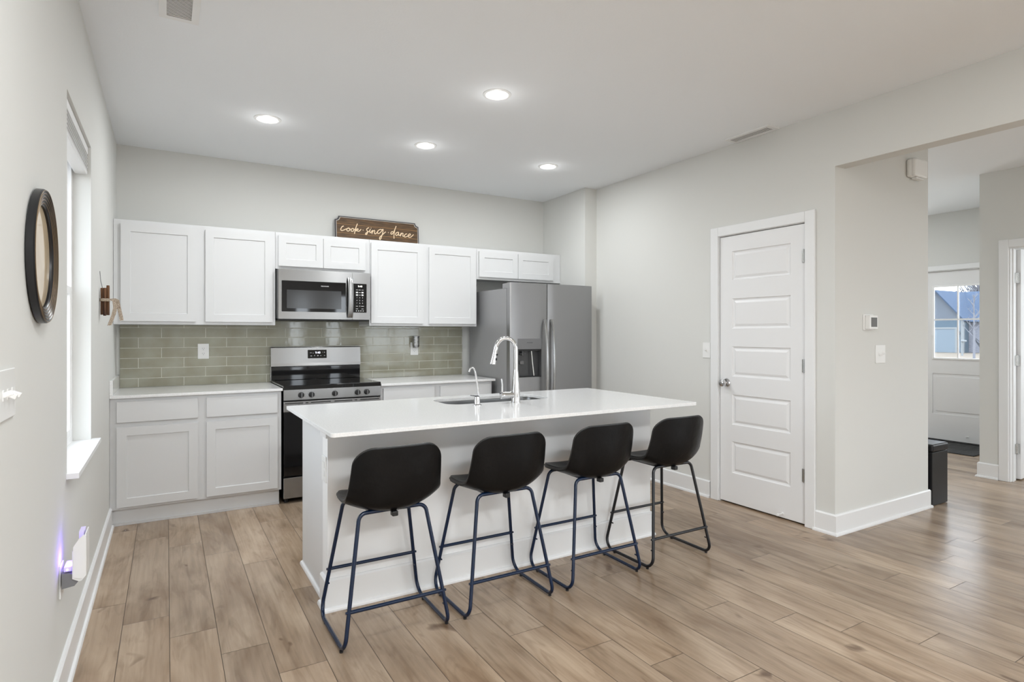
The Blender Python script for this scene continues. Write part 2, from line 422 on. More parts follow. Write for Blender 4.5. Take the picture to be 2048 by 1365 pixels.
n0 = len(bm.faces); box(bm, XL-.15, x_end, YR-.15, y_end, -.12, -.0015); bm.faces.ensure_lookup_table()
for fc in bm.faces[n0:]: fc.material_index = 1
fl = struct('floor', bm, M['floor']); fl.data.materials.append(M['gap'])
bm = BM(); box(bm, XL-.15, XF+.15, YR-.15, YB+.15, CEIL, CEIL+.12); struct('ceiling', bm, M['ceiling'])

WY0, WY1, WZ0, WZ1 = 2.79, 3.615, .755, 2.24
bm = BM(); t = .14
box(bm, XL-t, XL, YR-.14, -3.0, 0, CEIL); box(bm, XL-t, XL, -3.0, -1.2, 2.2, CEIL); box(bm, XL-t, XL, -3.0, -1.2, 0, .1); box(bm, XL-t, XL, -1.2, WY0, 0, CEIL); box(bm, XL-t, XL, WY1, YB+.14, 0, CEIL)
box(bm, XL-t, XL, WY0, WY1, 0, WZ0); box(bm, XL-t, XL, WY0, WY1, WZ1, CEIL)
struct('wall_left', bm, M['wall'])
bm = BM(); box(bm, XL, XF+.14, YB, YB+.14, 0, CEIL); struct('wall_back', bm, M['wall'])
DY0, DY1, DZ = 2.378, 3.105, 2.057
XR2 = XR+.115
bm = BM()
box(bm, XR, XR2, YE, DY0, 0, CEIL); box(bm, XR, XR2, DY0, DY1, DZ, CEIL); box(bm, XR, XR2, DY1, YC, 0, CEIL)
box(bm, XC, XR2, YC, YB, 0, CEIL); box(bm, XR, XR2, YR, YE, 2.379, CEIL)
struct('wall_right', bm, M['wall'])
RX = 4.906
bm = BM(); box(bm, XR2, RX, YE, YE+.115, 0, CEIL); box(bm, RX-.115, RX, YE+.115, YB, 0, CEIL); struct('wall_return', bm, M['wall'])
FD0, FD1, FDZ = 2.80, 3.745, 2.065
bm = BM(); a, b = XF, XF+.14
box(bm, a, b, FD1, 4.15, 0, CEIL); box(bm, a, b, 4.15, 5.05, 0, .5); box(bm, a, b, 4.15, 5.05, 2.3, CEIL); box(bm, a, b, 5.05, YB, 0, CEIL); box(bm, a, b, 1.1, FD0, 0, CEIL); box(bm, a, b, FD0, FD1, FDZ, CEIL)
box(bm, a, b, -.3, 1.1, 0, .85); box(bm, a, b, -.3, 1.1, 2.15, CEIL); box(bm, a, b, -.85, -.3, 0, CEIL)
struct('wall_front', bm, M['wall'])
HD0, HD1, HDZ = 1.395, 2.198, 2.055
bm = BM(); a, b = XH, XH+.115
box(bm, a, b, HD1, 2.41, 0, CEIL); box(bm, a, b, HD0, HD1, HDZ, CEIL); box(bm, a, b, -1.2, HD0, 0, CEIL); box(bm, a, b, YR, -3.4, 0, CEIL); box(bm, a, b, -3.4, -1.2, 0, .4); box(bm, a, b, -3.4, -1.2, 2.3, CEIL); box(bm, b, XF, 2.295, 2.41, 0, CEIL); box(bm, b, XF, -.85, -.72, 0, CEIL)
struct('wall_hall', bm, M['wall'])
bm = BM(); a, b = YR-.14, YR
for x0, x1, z0, z1 in ((XL, 2.52, 0, CEIL), (2.52, 2.84, 2.2, CEIL), (2.52, 2.84, 0, .8), (2.84, 3.41, 0, CEIL), (3.41, 3.73, 2.2, CEIL), (3.41, 3.73, 0, .8), (3.73, 4.3, 0, CEIL), (4.3, 5.9, 0, .5), (4.3, 5.9, 2.2, CEIL), (5.9, XH+.115, 0, CEIL)):
    box(bm, x0, x1, a, b, z0, z1)
struct('wall_rear', bm, M['wall'])

# baseboards
bm = BM(); bsbox(bm, (XL, YR), (XL, -3.06), 1, 0); bsbox(bm, (XL, -1.14), (XL, 4.7285), 1, 0); struct('baseboard_left', bm, M['trim'])
bm = BM(); bsbox(bm, (XR, DY1+.078), (XR, YC), -1, 0); bsbox(bm, (XR, YE), (XR, DY0-.055), -1, 0, e0=1); struct('baseboard_right', bm, M['trim'])
bm = BM(); bsbox(bm, (XR, YE), (RX, YE), 0, -1, e0=1, e1=1); bsbox(bm, (RX, YE), (RX, YB), 1, 0, e0=1); struct('baseboard_return', bm, M['trim'])
bm = BM(); bsbox(bm, (XH, HD1+.067), (XH, 2.41), -1, 0, e1=1); bsbox(bm, (XH, 2.41), (XF, 2.41), 0, 1, e0=1); bsbox(bm, (XH, YR), (XH, HD0-.08), -1, 0); struct('baseboard_hall', bm, M['trim'])
bm = BM(); bsbox(bm, (XF, 2.43), (XF, FD0-.08), -1, 0); bsbox(bm, (XF, FD1+.08), (XF, YB), -1, 0); struct('baseboard_front', bm, M['trim'])
bm = BM(); bsbox(bm, (XH+.115, 2.295), (XF, 2.295), 0, -1); bsbox(bm, (XF, -.7), (XF, 2.28), -1, 0); struct('baseboard_bedroom', bm, M['trim'])

# ------------------------------------------------------------------ left window
w = thing('window_1', 'tall white single hung window in the left wall', None, (XL-.1, 3.2, WZ0), kind='structure')
bm = BM(); x0, x1 = XL-.135, XL-.075; fw = .045
box(bm, x0, x1, WY0, WY0+fw, WZ0, WZ1); box(bm, x0, x1, WY1-fw, WY1, WZ0, WZ1)
box(bm, x0, x1, WY0+fw, WY1-fw, WZ0, WZ0+fw); box(bm, x0, x1, WY0+fw, WY1-fw, WZ1-fw, WZ1)
build('window_frame', bm, M['vinyl'], w)
for nm, xa, z0, z1 in (('lower_sash', XL-.10, WZ0+fw, 1.53), ('upper_sash', XL-.125, 1.49, WZ1-fw)):
    bm = BM(); a, b = WY0+fw, WY1-fw; s = .038; xb = xa+.024
    box(bm, xa, xb, a, a+s, z0, z1); box(bm, xa, xb, b-s, b, z0, z1); box(bm, xa, xb, a+s, b-s, z0, z0+s); box(bm, xa, xb, a+s, b-s, z1-s, z1)
    o = build(nm, bm, M['vinyl'], w)
    bm = BM(); box(bm, xa+.010, xa+.014, a+s, b-s, z0+s, z1-s); build('pane', bm, M['glass'], o)
bm = BM(); box(bm, XL-.075, XL, WY0, WY1, WZ0, WZ0+.014); box(bm, XL+.0005, XL+.040, 2.765, 3.64, WZ0-.006, WZ0+.014); build('window_sill', bm, M['trim'], w)
w2 = thing('window_2', None, None, (3.15, YR-.07, .8), kind='structure')
for x in (2.52, 3.41):
    bm = BM(); box(bm, x, x+.03, YR-.11, YR-.04, .8, 2.2); box(bm, x+.29, x+.32, YR-.11, YR-.04, .8, 2.2); box(bm, x+.03, x+.29, YR-.11, YR-.04, .8, .83); box(bm, x+.03, x+.29, YR-.11, YR-.04, 2.17, 2.2)
    build('window_frame', bm, M['vinyl'], w2)
w6 = thing('added_window_6', None, None, (XL-.07, -2.1, .1), kind='structure'); bm = BM()  # unseen window added for the left rear fill
for y in (-3.0, -2.14, -1.26): box(bm, XL-.11, XL-.04, y, y+.06, .1, 2.2)
for a, b in ((-2.94, -2.14), (-2.08, -1.26)): box(bm, XL-.11, XL-.04, a, b, .1, .18); box(bm, XL-.11, XL-.04, a, b, 2.12, 2.2)
build('window_frame', bm, M['vinyl'], w6)
w7 = thing('added_window_7', None, None, (XH+.07, -2.3, .4), kind='structure'); bm = BM()  # added opening for the side fill light, never in view
for y in (-3.4, -2.33, -1.26): box(bm, XH+.03, XH+.10, y, y+.06, .4, 2.3)
for a, b in ((-3.34, -2.33), (-2.27, -1.26)): box(bm, XH+.03, XH+.10, a, b, .4, .47); box(bm, XH+.03, XH+.10, a, b, 2.23, 2.3)
build('window_frame', bm, M['vinyl'], w7)
w3 = thing('added_window_3', None, None, (5.1, YR-.07, .5), kind='structure')  # made-up hall window, there for its light
bm = BM()
for x in (4.3, 5.06, 5.82): box(bm, x, x+.08, YR-.11, YR-.04, .5, 2.2)
for xa, xb in ((4.38, 5.06), (5.14, 5.82)):
    box(bm, xa, xb, YR-.11, YR-.04, .5, .58); box(bm, xa, xb, YR-.11, YR-.04, 2.12, 2.2); box(bm, xa, xb, YR-.1, YR-.05, 1.33, 1.37)
build('window_frame', bm, M['vinyl'], w3)
w4 = thing('added_window_4', None, None, (XF+.07, .4, .85), kind='structure')  # unseen window added to let light into the bedroom
bm = BM()
for y in (-.3, .36, 1.02): box(bm, XF+.04, XF+.11, y, y+.08, .85, 2.15)
for ya, yb in ((-.22, .36), (.44, 1.02)): box(bm, XF+.04, XF+.11, ya, yb, .85, .93); box(bm, XF+.04, XF+.11, ya, yb, 2.07, 2.15)
build('window_frame', bm, M['vinyl'], w4)

w5 = thing('added_window_5', None, None, (XF+.07, 4.6, .5), kind='structure')  # hidden window added to brighten the entrance
bm = BM()
for y in (4.15, 4.97): box(bm, XF+.04, XF+.11, y, y+.08, .5, 2.3)
box(bm, XF+.04, XF+.11, 4.23, 4.97, .5, .58); box(bm, XF+.04, XF+.11, 4.23, 4.97, 2.22, 2.3); box(bm, XF+.05, XF+.10, 4.23, 4.97, 1.38, 1.42)
build('window_frame', bm, M['vinyl'], w5)

# raised blind in the left window
bl = thing('window_blind', 'white blind raised into a stack at the top of the window', 'blind', (XL-.035, 3.2, WZ1-.12))
simple('headrail', M['trim'], bl, XL-.070, XL-.012, WY0+.006, WY1-.006, WZ1-.042, WZ1-.001, bev=.004)
bm = BM()
for k in range(9): box(bm, XL-.064+.003*(k % 2), XL-.016+.003*(k % 2), WY0+.010, WY1-.010, WZ1-.052-.0085*k, WZ1-.0445-.0085*k)
build('slat_stack', bm, M['shade'], bl)
simple('bottom_rail', M['trim'], bl, XL-.066, XL-.014, WY0+.010, WY1-.010, WZ1-.143, WZ1-.122, bev=.004)
bm = BM(); tube(bm, [(XL-.012, WY0+.07, WZ1-.04), (XL-.010, WY0+.072, WZ1-.35)], .003, 6); build('tilt_wand', bm, M['plastic'], bl)

# ------------------------------------------------------------------ doors
def casing(bm, y0, y1, zt, xf, nx, wd=.072, t=.018, zb=0.0):
    """door casing on a wall plane x=xf, projecting along nx"""
    a, b = xf, xf+nx*t
    box(bm, a, b, y0-wd, y0, zb, zt+wd, bev=.004); box(bm, a, b, y1, y1+wd, zb, zt+wd, bev=.004); box(bm, a, b, y0, y1, zt, zt+wd, bev=.004)
def hinge(root, xc, yc, zc):
    bm = BM(); cyl(bm, (xc, yc, zc-.045), (0, 0, 1), .006, .09, 12); box(bm, xc+.002, xc+.006, yc-.022, yc+.016, zc-.044, zc+.044); return build('hinge', bm, M['nickel'], root)
d = thing('door_1', 'white five-panel pantry door with a chrome knob in the right wall', None, (XR, (DY0+DY1)/2, 0), kind='structure')
bm = BM(); casing(bm, DY0+.005, DY1-.005, DZ-.005, XR, -1)
box(bm, XR, XR2, DY1-.008, DY1, 0, DZ); box(bm, XR, XR2, DY0, DY0+.008, 0, DZ); box(bm, XR, XR2, DY0+.008, DY1-.008, DZ-.008, DZ)
build('door_frame', bm, M['trim'], d)
bm = BM(); ly0, ly1, lz0, lz1 = 2.391, 3.093, .012, 2.044
O = (XR+.004, ly1, lz0); h = lz1-lz0; wd = ly1-ly0
pv = [(.238, .478), (.606, .836), (.973, 1.201), (1.338, 1.566), (1.705, 1.926)]
pv = [(a-lz0, b-lz0) for a, b in pv]
cells = []; prev = 0
for i, (a, b) in enumerate(pv):
    nxt = h if i == 4 else (b+pv[i+1][0])/2
    cells.append(((prev, nxt), (.108, wd-.108, a, b))); prev = nxt
panel_slab(bm, O, (0, -1, 0), (0, 0, 1), (-1, 0, 0), wd, h, .035, cells, [(0, 0), (.006, .008), (.016, .010), (.034, .003), (.0345, .003)])
build('door_leaf', bm, M['door'], d)
def knob(root, p, axis, s=1.0):
    bm = BM()
    lathe(bm, p, axis, [(.033*s, 0), (.033*s, .004), (.028*s, .009), (.012*s, .011), (.011*s, .028), (.016*s, .032), (.0265*s, .040), (.029*s, .050), (.0265*s, .060), (.016*s, .066), (0, .067)], 28)
    return build('door_knob', bm, M['chrome'], root, smooth=True)
knob(d, (XR+.004, 3.033, .922), (-1, 0, 0))
for z in (1.825, 1.081, .340): hinge(d, XR-.004, 2.394, z)
bm = BM(); cyl(bm, (XR+.004, 2.56, .040), (-1, 0, 0), .010, .006, 12); cyl(bm, (XR, 2.56, .040), (-1, 0, 0), .005, .045, 10); cyl(bm, (XR-.045, 2.56, .040), (-1, 0, 0), .009, .012, 12)
build('door_stop', bm, M['plastic'], d, smooth=True)
bm = BM(); box(bm, XR+.04, XR2+.02, DY0, DY1, 0, .006); struct('trim_1', bm, M['black'])

# front door with glazed upper half
f = thing('door_2', 'white entrance door with a four-pane window at the end of the hall', None, (XF, 3.27, 0), kind='structure')
bm = BM(); casing(bm, FD0+.012, FD1-.012, FDZ-.012, XF, -1, wd=.06)
box(bm, XF, XF+.14, FD0, FD0+.02, 0, FDZ); box(bm, XF, XF+.14, FD1-.02, FD1, 0, FDZ); box(bm, XF, XF+.14, FD0+.02, FD1-.02, FDZ-.02, FDZ)
build('door_frame', bm, M['trim'], f)
y0, y1, z0, z1 = FD0+.022, FD1-.022, .02, FDZ-.022; gy0, gy1, gz0, gz1 = 3.012, 3.535, .985, 1.878
xa, xb = XF+.03, XF+.075
bm = BM(); box(bm, xa, xb, y0, gy0, z0, z1); box(bm, xa, xb, gy1, y1, z0, z1); box(bm, xa, xb, gy0, gy1, gz1, z1)
box(bm, xa+.008, xb, gy0, gy1, z0, gz0)
# frame parts round the lower raised panel
box(bm, xa, xa+.008, gy0, gy1, .815, gz0); box(bm, xa, xa+.008, gy0, gy1, z0, .325)
box(bm, xa+.002, xa+.008, gy0+.035, gy1-.035, .36, .78, bev=.006)
build('door_leaf', bm, M['door'], f)
bm = BM(); s = .022
for a, b, c, e in ((gy0, gy0+s, gz0, gz1), (gy1-s, gy1, gz0, gz1), (gy0+s, gy1-s, gz0, gz0+s), (gy0+s, gy1-s, gz1-s, gz1)): box(bm, xa-.012, xa+.01, a, b, c, e, bev=.004)
box(bm, xa-.004, xa+.012, 3.268-.007, 3.268+.007, gz0+s, gz1-s); box(bm, xa-.003, xa+.011, gy0+s, 3.2608, 1.465-.009, 1.465+.009); box(bm, xa-.003, xa+.011, 3.2752, gy1-s, 1.465-.009, 1.465+.009)
o = build('window_frame', bm, M['vinyl'], f)
bm = BM(); box(bm, xa+.02, xa+.024, gy0+.002, gy1-.002, gz0+.002, gz1-.002); build('pane', bm, M['glass'], o)
bm = BM(); box(bm, xa-.006, xa+.030, y0-.002, y1+.002, .0142, .0195); build('door_sweep', bm, M['black'], f)
bm = BM(); box(bm, XF-.01, XF+.14, FD0+.0205, FD1-.0205, .0005, .014); struct('trim_2', bm, M['black'])
bm = BM(); cyl(bm, (xa, 3.17, .085), (-1, 0, 0), .012, .006, 12); cyl(bm, (xa-.006, 3.17, .085), (-1, 0, 0), .006, .05, 10); build('door_stop', bm, M['plastic'], f, smooth=True)

# open bedroom door in the hall wall
g = thing('door_3', 'white door standing open beyond the hall', None, (XH, HD1, 0), kind='structure')
bm = BM(); casing(bm, HD0+.005, HD1-.005, HDZ-.005, XH, -1, wd=.071)
for a, b in ((HD1-.014, HD1), (HD0, HD0+.014)): box(bm, XH, XH+.115, a, b, 0, HDZ)
box(bm, XH, XH+.115, HD0+.014, HD1-.014, HDZ-.014, HDZ)
box(bm, XH+.035, XH+.05, HD1-.024, HD1-.014, 0, HDZ-.014); box(bm, XH+.035, XH+.05, HD0+.014, HD0+.024, 0, HDZ-.014)
build('door_frame', bm, M['trim'], g)
bm = BM(); O = (XH+.139, HD1-.040, .012); wd = .76; h = 2.028; ang = math.radians(3)
panel_slab(bm, O, (math.cos(ang), math.sin(ang), 0), (0, 0, 1), (math.sin(ang), -math.cos(ang), 0), wd, h, .035, [((a, b), (.108, wd-.108, c, e)) for (a, b), (_, _, c, e) in cells], [(0, 0), (.006, .008), (.016, .010), (.034, .003), (.0345, .003)])
build('door_leaf', bm, M['door'], g)
for z in (1.79, 1.06, .28):
    bm = BM(); cyl(bm, (XH+.121, HD1-.018, z-.045), (0, 0, 1), .007, .09, 12); box(bm, XH+.09, XH+.121, HD1-.019, HD1-.0145, z-.044, z+.044); box(bm, XH+.121, XH+.1385, HD1-.034, HD1-.010, z-.044, z+.044)
    build('hinge', bm, M['nickel'], g)

# ------------------------------------------------------------------ recessed lights and ceiling vents
DESC = [('glowing round recessed light in the ceiling above the white base cabinets by the window wall', (.584, 4.217)),
        ('glowing round recessed light over the island, frontmost of the four in the ceiling', (1.715, 3.08)),
        ('glowing round recessed light in the ceiling before the wooden wall sign', (1.709, 4.196)),
        ('glowing round recessed light in the ceiling in front of the refrigerator', (2.835, 4.187))]
for i, (lb, (x, y)) in enumerate(DESC):
    L_ = thing('recessed_light', lb, 'ceiling light', (x, y, CEIL), 'recessed ceiling lights')
    bm = BM(); lathe(bm, (x, y, CEIL), (0, 0, -1), [(.064, 0), (.085, 0), (.085, .003), (.070, .007), (.064, .004), (.064, 0)], 40, cap=False); build('trim_ring', bm, M['plastic'], L_, smooth=True)
    bm = BM(); lathe(bm, (x, y, CEIL), (0, 0, -1), [(.064, .0005), (.060, .005), (0, .0055)], 40); build('lens', bm, M['lamp'], L_, smooth=True)
    area('lamp_light', (x, y, CEIL-.012), (0, 0, 0), .12, .12, 11.5, (.95, .982, 1), 'DISK')
    hl = bpy.data.lights.new('lamp_glow', 'POINT'); hl.energy = .35; hl.shadow_soft_size = .03; ho = bpy.data.objects.new('lamp_glow', hl); COL.objects.link(ho); ho.location = (x, y, CEIL-.09)
for k_, (lx, ly, lp) in enumerate(FILL_LAMPS):   # glowing discs added as fixtures for the unseen fill lamps
    bm = BM(); lathe(bm, (lx, ly, CEIL), (0, 0, -1), [(.28, 0), (.28, .008), (.26, .012), (0, .012)], 40); struct('trim_%d' % (k_+3), bm, M['fill_panel'], True)
def vent(label, x0, x1, y0, y1, m=.030):
    V_ = thing('ceiling_vent', label, 'vent', ((x0+x1)/2, (y0+y1)/2, CEIL), 'ceiling air vents')
    bm = BM(); zt = CEIL
    prism(bm, [(x0, y0), (x1, y0), (x1, y1), (x0, y1)], zt, zt-.008, lambda u, v, d: (u, v, d), [[(x0+m, y0+m), (x1-m, y0+m), (x1-m, y1-m), (x0+m, y1-m)]])
    build('flange', bm, M['plastic'], V_)
    bm = BM(); box(bm, x0+m, x1-m, y0+m, y1-m, zt-.0015, zt-.0003); build('duct_shade', bm, M['black'], V_)  # flat black sheet paints the shade of the duct behind the louvers
    bm = BM(); y = y0+m+.006
    while y < y1-m-.004:
        quad(bm, (x0+m, y, zt-.0030), (x1-m, y, zt-.0030), (x1-m, y+.0040, zt-.0044), (x0+m, y+.0040, zt-.0044)); y += .0118
    build('louvers', bm, M['plastic'], V_)
vent('white ceiling vent at the top of the photo, near the window wall', -.030, .128, 2.74, 3.085)
vent('small white ceiling vent beside the wall with the pantry door', 3.572, 3.702, 2.575, 2.94, .026)

# ================================================================== CABINETS
cab = M['cabinet']; yF = YB-.325; dF = yF-.019
def upper(label, x0, x1, z0, z1, doors, grp='white wall cabinets'):
    c = thing('wall_cabinet', label, 'cabinet', ((x0+x1)/2, YB, z0), grp)
    bm = BM(); box(bm, x0+.0008, x1-.0008, yF+.019, YB-.001, z0+.012, z1); build('carcass', bm, cab, c)
    bm = BM(); xs = [x0+.0008]+[v for p in doors for v in (p[0]+.013, p[1]-.013)]+[x1-.0008]
    box(bm, x0+.0008, xs[1], yF, yF+.019, z0, z1); box(bm, xs[-2], x1-.0008, yF, yF+.019, z0, z1)
    for k in range(2, len(xs)-2, 2): box(bm, xs[k], xs[k+1], yF, yF+.019, z0, z1)
    for k in range(1, len(xs)-1, 2): box(bm, xs[k], xs[k+1], yF, yF+.019, z0, z0+.038); box(bm, xs[k], xs[k+1], yF, yF+.019, z1-.038, z1)
    build('face_frame', bm, cab, c)
    dz0, dz1 = z0+.023, z1-.028
    for a, b in doors: shaker('door', a, b, dz0, dz1, dF, c, cab)
    return c
UT = 2.121
upper('white two-door wall cabinet between the window wall and the microwave', XL+.001, .755, 1.367, UT, [(-.283, .193), (.254, .733)])
upper('short white two-door wall cabinet directly above the microwave', .755, 1.525, 1.824, UT, [(.777, 1.129), (1.132, 1.487)])
upper('white two-door wall cabinet between the microwave and the refrigerator', 1.525, 2.576, 1.367, UT, [(1.537, 2.023), (2.079, 2.560)])
upper('short white two-door wall cabinet directly above the refrigerator', 2.576, XC-.002, 1.824, UT, [(2.598, 3.032), (3.036, 3.462)])

bF = 4.730; bD = 4.711
def base(label, x0, x1, fr):
    c = thing('base_cabinet', label, 'cabinet', ((x0+x1)/2, YB, 0), 'white base cabinets')
    bm = BM(); box(bm, x0, x1, bF+.019, YB-.001, .112, .8635); build('carcass', bm, cab, c)
    bm = BM(); b0, b1 = x0, x1; a, b = bF, bF+.019
    box(bm, b0, fr[0][0]+.012, a, b, .112, .8635); box(bm, fr[1][1]-.012, b1, a, b, .112, .8635); box(bm, fr[0][1]-.012, fr[1][0]+.012, a, b, .112, .8635)
    for p, q in fr:
        for z0, z1 in ((.112, .142), (.660, .708), (.832, .8635)): box(bm, p+.012, q-.012, a, b, z0, z1)
    build('face_frame', bm, cab, c)
    for p, q in fr:
        bm = BM(); box(bm, p, q, bD, bF, .700, .841, bev=.002); build('drawer', bm, cab, c)
        shaker('door', p, q, .130, .667, bD, c, cab)
    bm = BM(); box(bm, x0+.004, x1-.012, 4.757, 4.775, 0, .112); box(bm, x0+.012, x1-.012, 4.745, 4.757, 0, .016); build('toe_kick', bm, cab, c)
    return c
base('white base cabinet with two drawers and two doors between the window wall and the range', XL+.001, .752, [(-.289, .192), (.246, .724)])
base('white base cabinet behind the island, between the range and the refrigerator', 1.527, 2.576, [(1.548, 2.004), (2.058, 2.554)])

def counter(label, x0, x1, splash):
    c = thing('countertop', label, 'countertop', ((x0+x1)/2, YB, .864), 'white countertops on the back wall')
    bm = BM(); box(bm, x0, x1, 4.699, YB-.001, .864, .884, bev=.0025); build('slab', bm, M['quartz'], c, smooth=True)
    if splash: bm = BM(); box(bm, XL+.0005, XL+.02, 4.70, YB-.013, .8845, .985, bev=.002); build('side_splash', bm, M['quartz'], c, smooth=True)
counter('white quartz countertop running from the window wall to the range', XL+.0005, .759, True)
counter('short white quartz countertop between the range and the refrigerator', 1.5245, 2.600, False)

# tile backsplash
tl = thing('tile_backsplash', 'glossy sage green brick tile backsplash under the white wall cabinets', 'backsplash', (1.1, YB, .884))
bx0, bx1, bz0, bz1 = XL+.021, 2.574, .885, 1.417
bm = BM(); box(bm, bx0, .7545, YB-.0108, YB-.0005, bz0, 1.366); box(bm, .7555, 1.5245, YB-.0108, YB-.0005, bz0, bz1); box(bm, 1.5255, bx1, YB-.0108, YB-.0005, bz0, 1.366); build('grout_bed', bm, M['grout'], tl)
bm = BM(); cl = bm.loops.layers.float_color.new('pid'); rows = [(.8865, .952), (.956, 1.030), (1.034, 1.107), (1.111, 1.186), (1.190, 1.264), (1.268, 1.343), (1.347, 1.4155)]
for i, (a, b) in enumerate(rows):
    x = (-.187 if i % 2 == 0 else -.034)-.3065*1
    while x < bx1:
        p, q = max(x+.002, bx0+.001), min(x+.3045, bx1-.001)
        if q > p+.004:
            spans = [(p, q)]
            if i == 6:
                spans = [(max(p, .757), min(q, 1.523))] if (q > .76 and p < 1.52) else []
                for s0, s1 in ((p, min(q, .7535)), (max(p, 1.5265), q)):
                    if s1 > s0+.01:
                        pass
            t_ = bmesh.new()
            for (p, q) in spans:
                if q > p+.004:
                    n0 = len(bm.faces); box(bm, p, q, YB-.0125, YB-.0045, a, b, bev=.0012, seg=2); bm.faces.ensure_lookup_table()
                    v = random.uniform(.62, 1.0); c = (v*random.uniform(.94, 1.03), v, v*random.uniform(.93, 1.06), 1)
                    for fc in bm.faces[n0:]:
                        for lp in fc.loops: lp[cl] = c
            t_.free()
        x += .3065
for (xa, xb) in ((bx0+.001, .7535), (1.5265, bx1-.001)):   # thin cut row under the tall cabinets
    x = -.187-.3065
    while x < xb:
        p, q = max(x+.002, xa), min(x+.3045, xb)
        if q > p+.004:
            n0 = len(bm.faces); box(bm, p, q, YB-.0125, YB-.0045, 1.347, 1.3655, bev=.0012, seg=2); bm.faces.ensure_lookup_table()
            v = random.uniform(.62, 1.0)
            for fc in bm.faces[n0:]:
                for lp in fc.loops: lp[cl] = (v, v, v, 1)
        x += .3065
build('tiles', bm, M['tile'], tl)

# ================================================================== OUTLETS AND SWITCHES
def plate_map(O, U, V, Nn):
    O, U, V, Nn = map(Vector, (O, U, V, Nn)); return lambda u, v, d: O+U*u+V*v+Nn*d
def mbox(bm, mp, u0, u1, v0, v1, d0, d1, bev=0.0):
    t_ = bmesh.new(); box(t_, u0, u1, v0, v1, d0, d1, bev=bev)
    for v in t_.verts: v.co = mp(v.co.x, v.co.y, v.co.z)
    merge(bm, t_)
def outlet(name, label, mp, w_=.080, h_=.122, grp='wall outlets', slots=True):
    o = thing(name, label, 'outlet', mp(0, 0, 0), grp)
    bm = BM(); mbox(bm, mp, -w_/2, w_/2, -h_/2, h_/2, 0, .006, .003); build('cover_plate', bm, M['plastic'], o, smooth=True)
    for s in (.020, -.020):
        bm = BM(); t_ = bmesh.new(); prism(t_, rrect(-.017, .017, s-.0145, s+.0145, .011, 4), .0055, .0085, lambda u, v, d: (u, v, d))
        for v in t_.verts: v.co = mp(*v.co)
        merge(bm, t_); r_ = build('receptacle', bm, M['plastic'], o)
        bm = BM()
        for u in (-.0065, .0065): mbox(bm, mp, u-.0012, u+.0012, s-.001, s+.008, .0084, .0088)
        mbox(bm, mp, -.0025, .0025, s-.0095, s-.005, .0084, .0088); build('slots', bm, M['plastic_grey'], r_)
    return o
outlet('wall_outlet', 'white duplex outlet on the tiles above the countertop beside the range', plate_map((.256, YB-.0126, 1.156), (1, 0, 0), (0, 0, 1), (0, -1, 0)))
outlet('wall_outlet', 'white outlet on the tiles with a steel plug-in night light', plate_map((2.060, YB-.0126, 1.152), (1, 0, 0), (0, 0, 1), (0, -1, 0)))
nl = thing('night_light', 'steel cylindrical night light plugged in over the white outlet right of the range', 'night light', (2.060, YB-.021, 1.2))
bm = BM(); c0 = (2.060, YB-.058, 1.164)
lathe(bm, c0, (0, 0, 1), [(.022, 0), (.028, .003), (.031, .012), (.033, .018), (.033, .100), (.035, .102), (.035, .110), (.028, .112), (0, .112)], 24); build('shade', bm, M['steel'], nl, smooth=True)
bm = BM()
for k in range(5): lathe(bm, (2.060, YB-.058, 1.190+.014*k), (0, 0, 1), [(.0331, 0), (.0345, .002), (.0345, .005), (.0331, .007)], 24, cap=False)
build('rib_bands', bm, M['nickel'], nl, smooth=True)
bm = BM(); box(bm, 2.042, 2.07, YB-.035, YB-.0215, 1.160, 1.20, bev=.003); build('plug', bm, M['plastic_grey'], nl)
bm = BM(); cyl(bm, (2.070, YB-.0885, 1.178), (0, -1, 0), .0045, .003, 12); build('sensor', bm, M['black'], nl)

def switch(label, mp, gangs, w_, h_, kinds):
    s = thing('light_switch', label, 'light switch', mp(0, 0, 0), 'wall switches')
    bm = BM(); mbox(bm, mp, -w_/2, w_/2, -h_/2, h_/2, 0, .006, .003); build('cover_plate', bm, M['plastic'], s, smooth=True)
    for k in range(gangs):
        u = (k-(gangs-1)/2)*.046
        bm = BM(); mbox(bm, mp, u-.0065, u+.0065, -.013, .013, .0055, .0075, .001); r_ = build('switch_collar', bm, M['plastic'], s)
        bm = BM(); sgn = kinds[k]
        t_ = bmesh.new(); box(t_, -.0042, .0042, -.006, .006, 0, .019, bev=.0015)
        R_ = Matrix.Rotation(-.42*sgn, 3, 'X')
        for v in t_.verts: q = R_ @ v.co; v.co = mp(u+q.x, q.y, .005+q.z)
        merge(bm, t_); build('toggle', bm, M['plastic'], s)
    return s
switch('white switch plate with toggles on the window wall below the round frame', plate_map((XL, 1.790, 1.160), (0, 1, 0), (0, 0, 1), (1, 0, 0)), 3, .164, .118, (1, -1, -1))
switch('single white switch plate beside the pantry door casing', plate_map((XR, 3.222, 1.166), (0, -1, 0), (0, 0, 1), (-1, 0, 0)), 1, .078, .121, (1,))
switch('double white switch plate under the thermostat', plate_map((4.240, YE, 1.158), (1, 0, 0), (0, 0, 1), (0, -1, 0)), 2, .122, .124, (-1, 1))

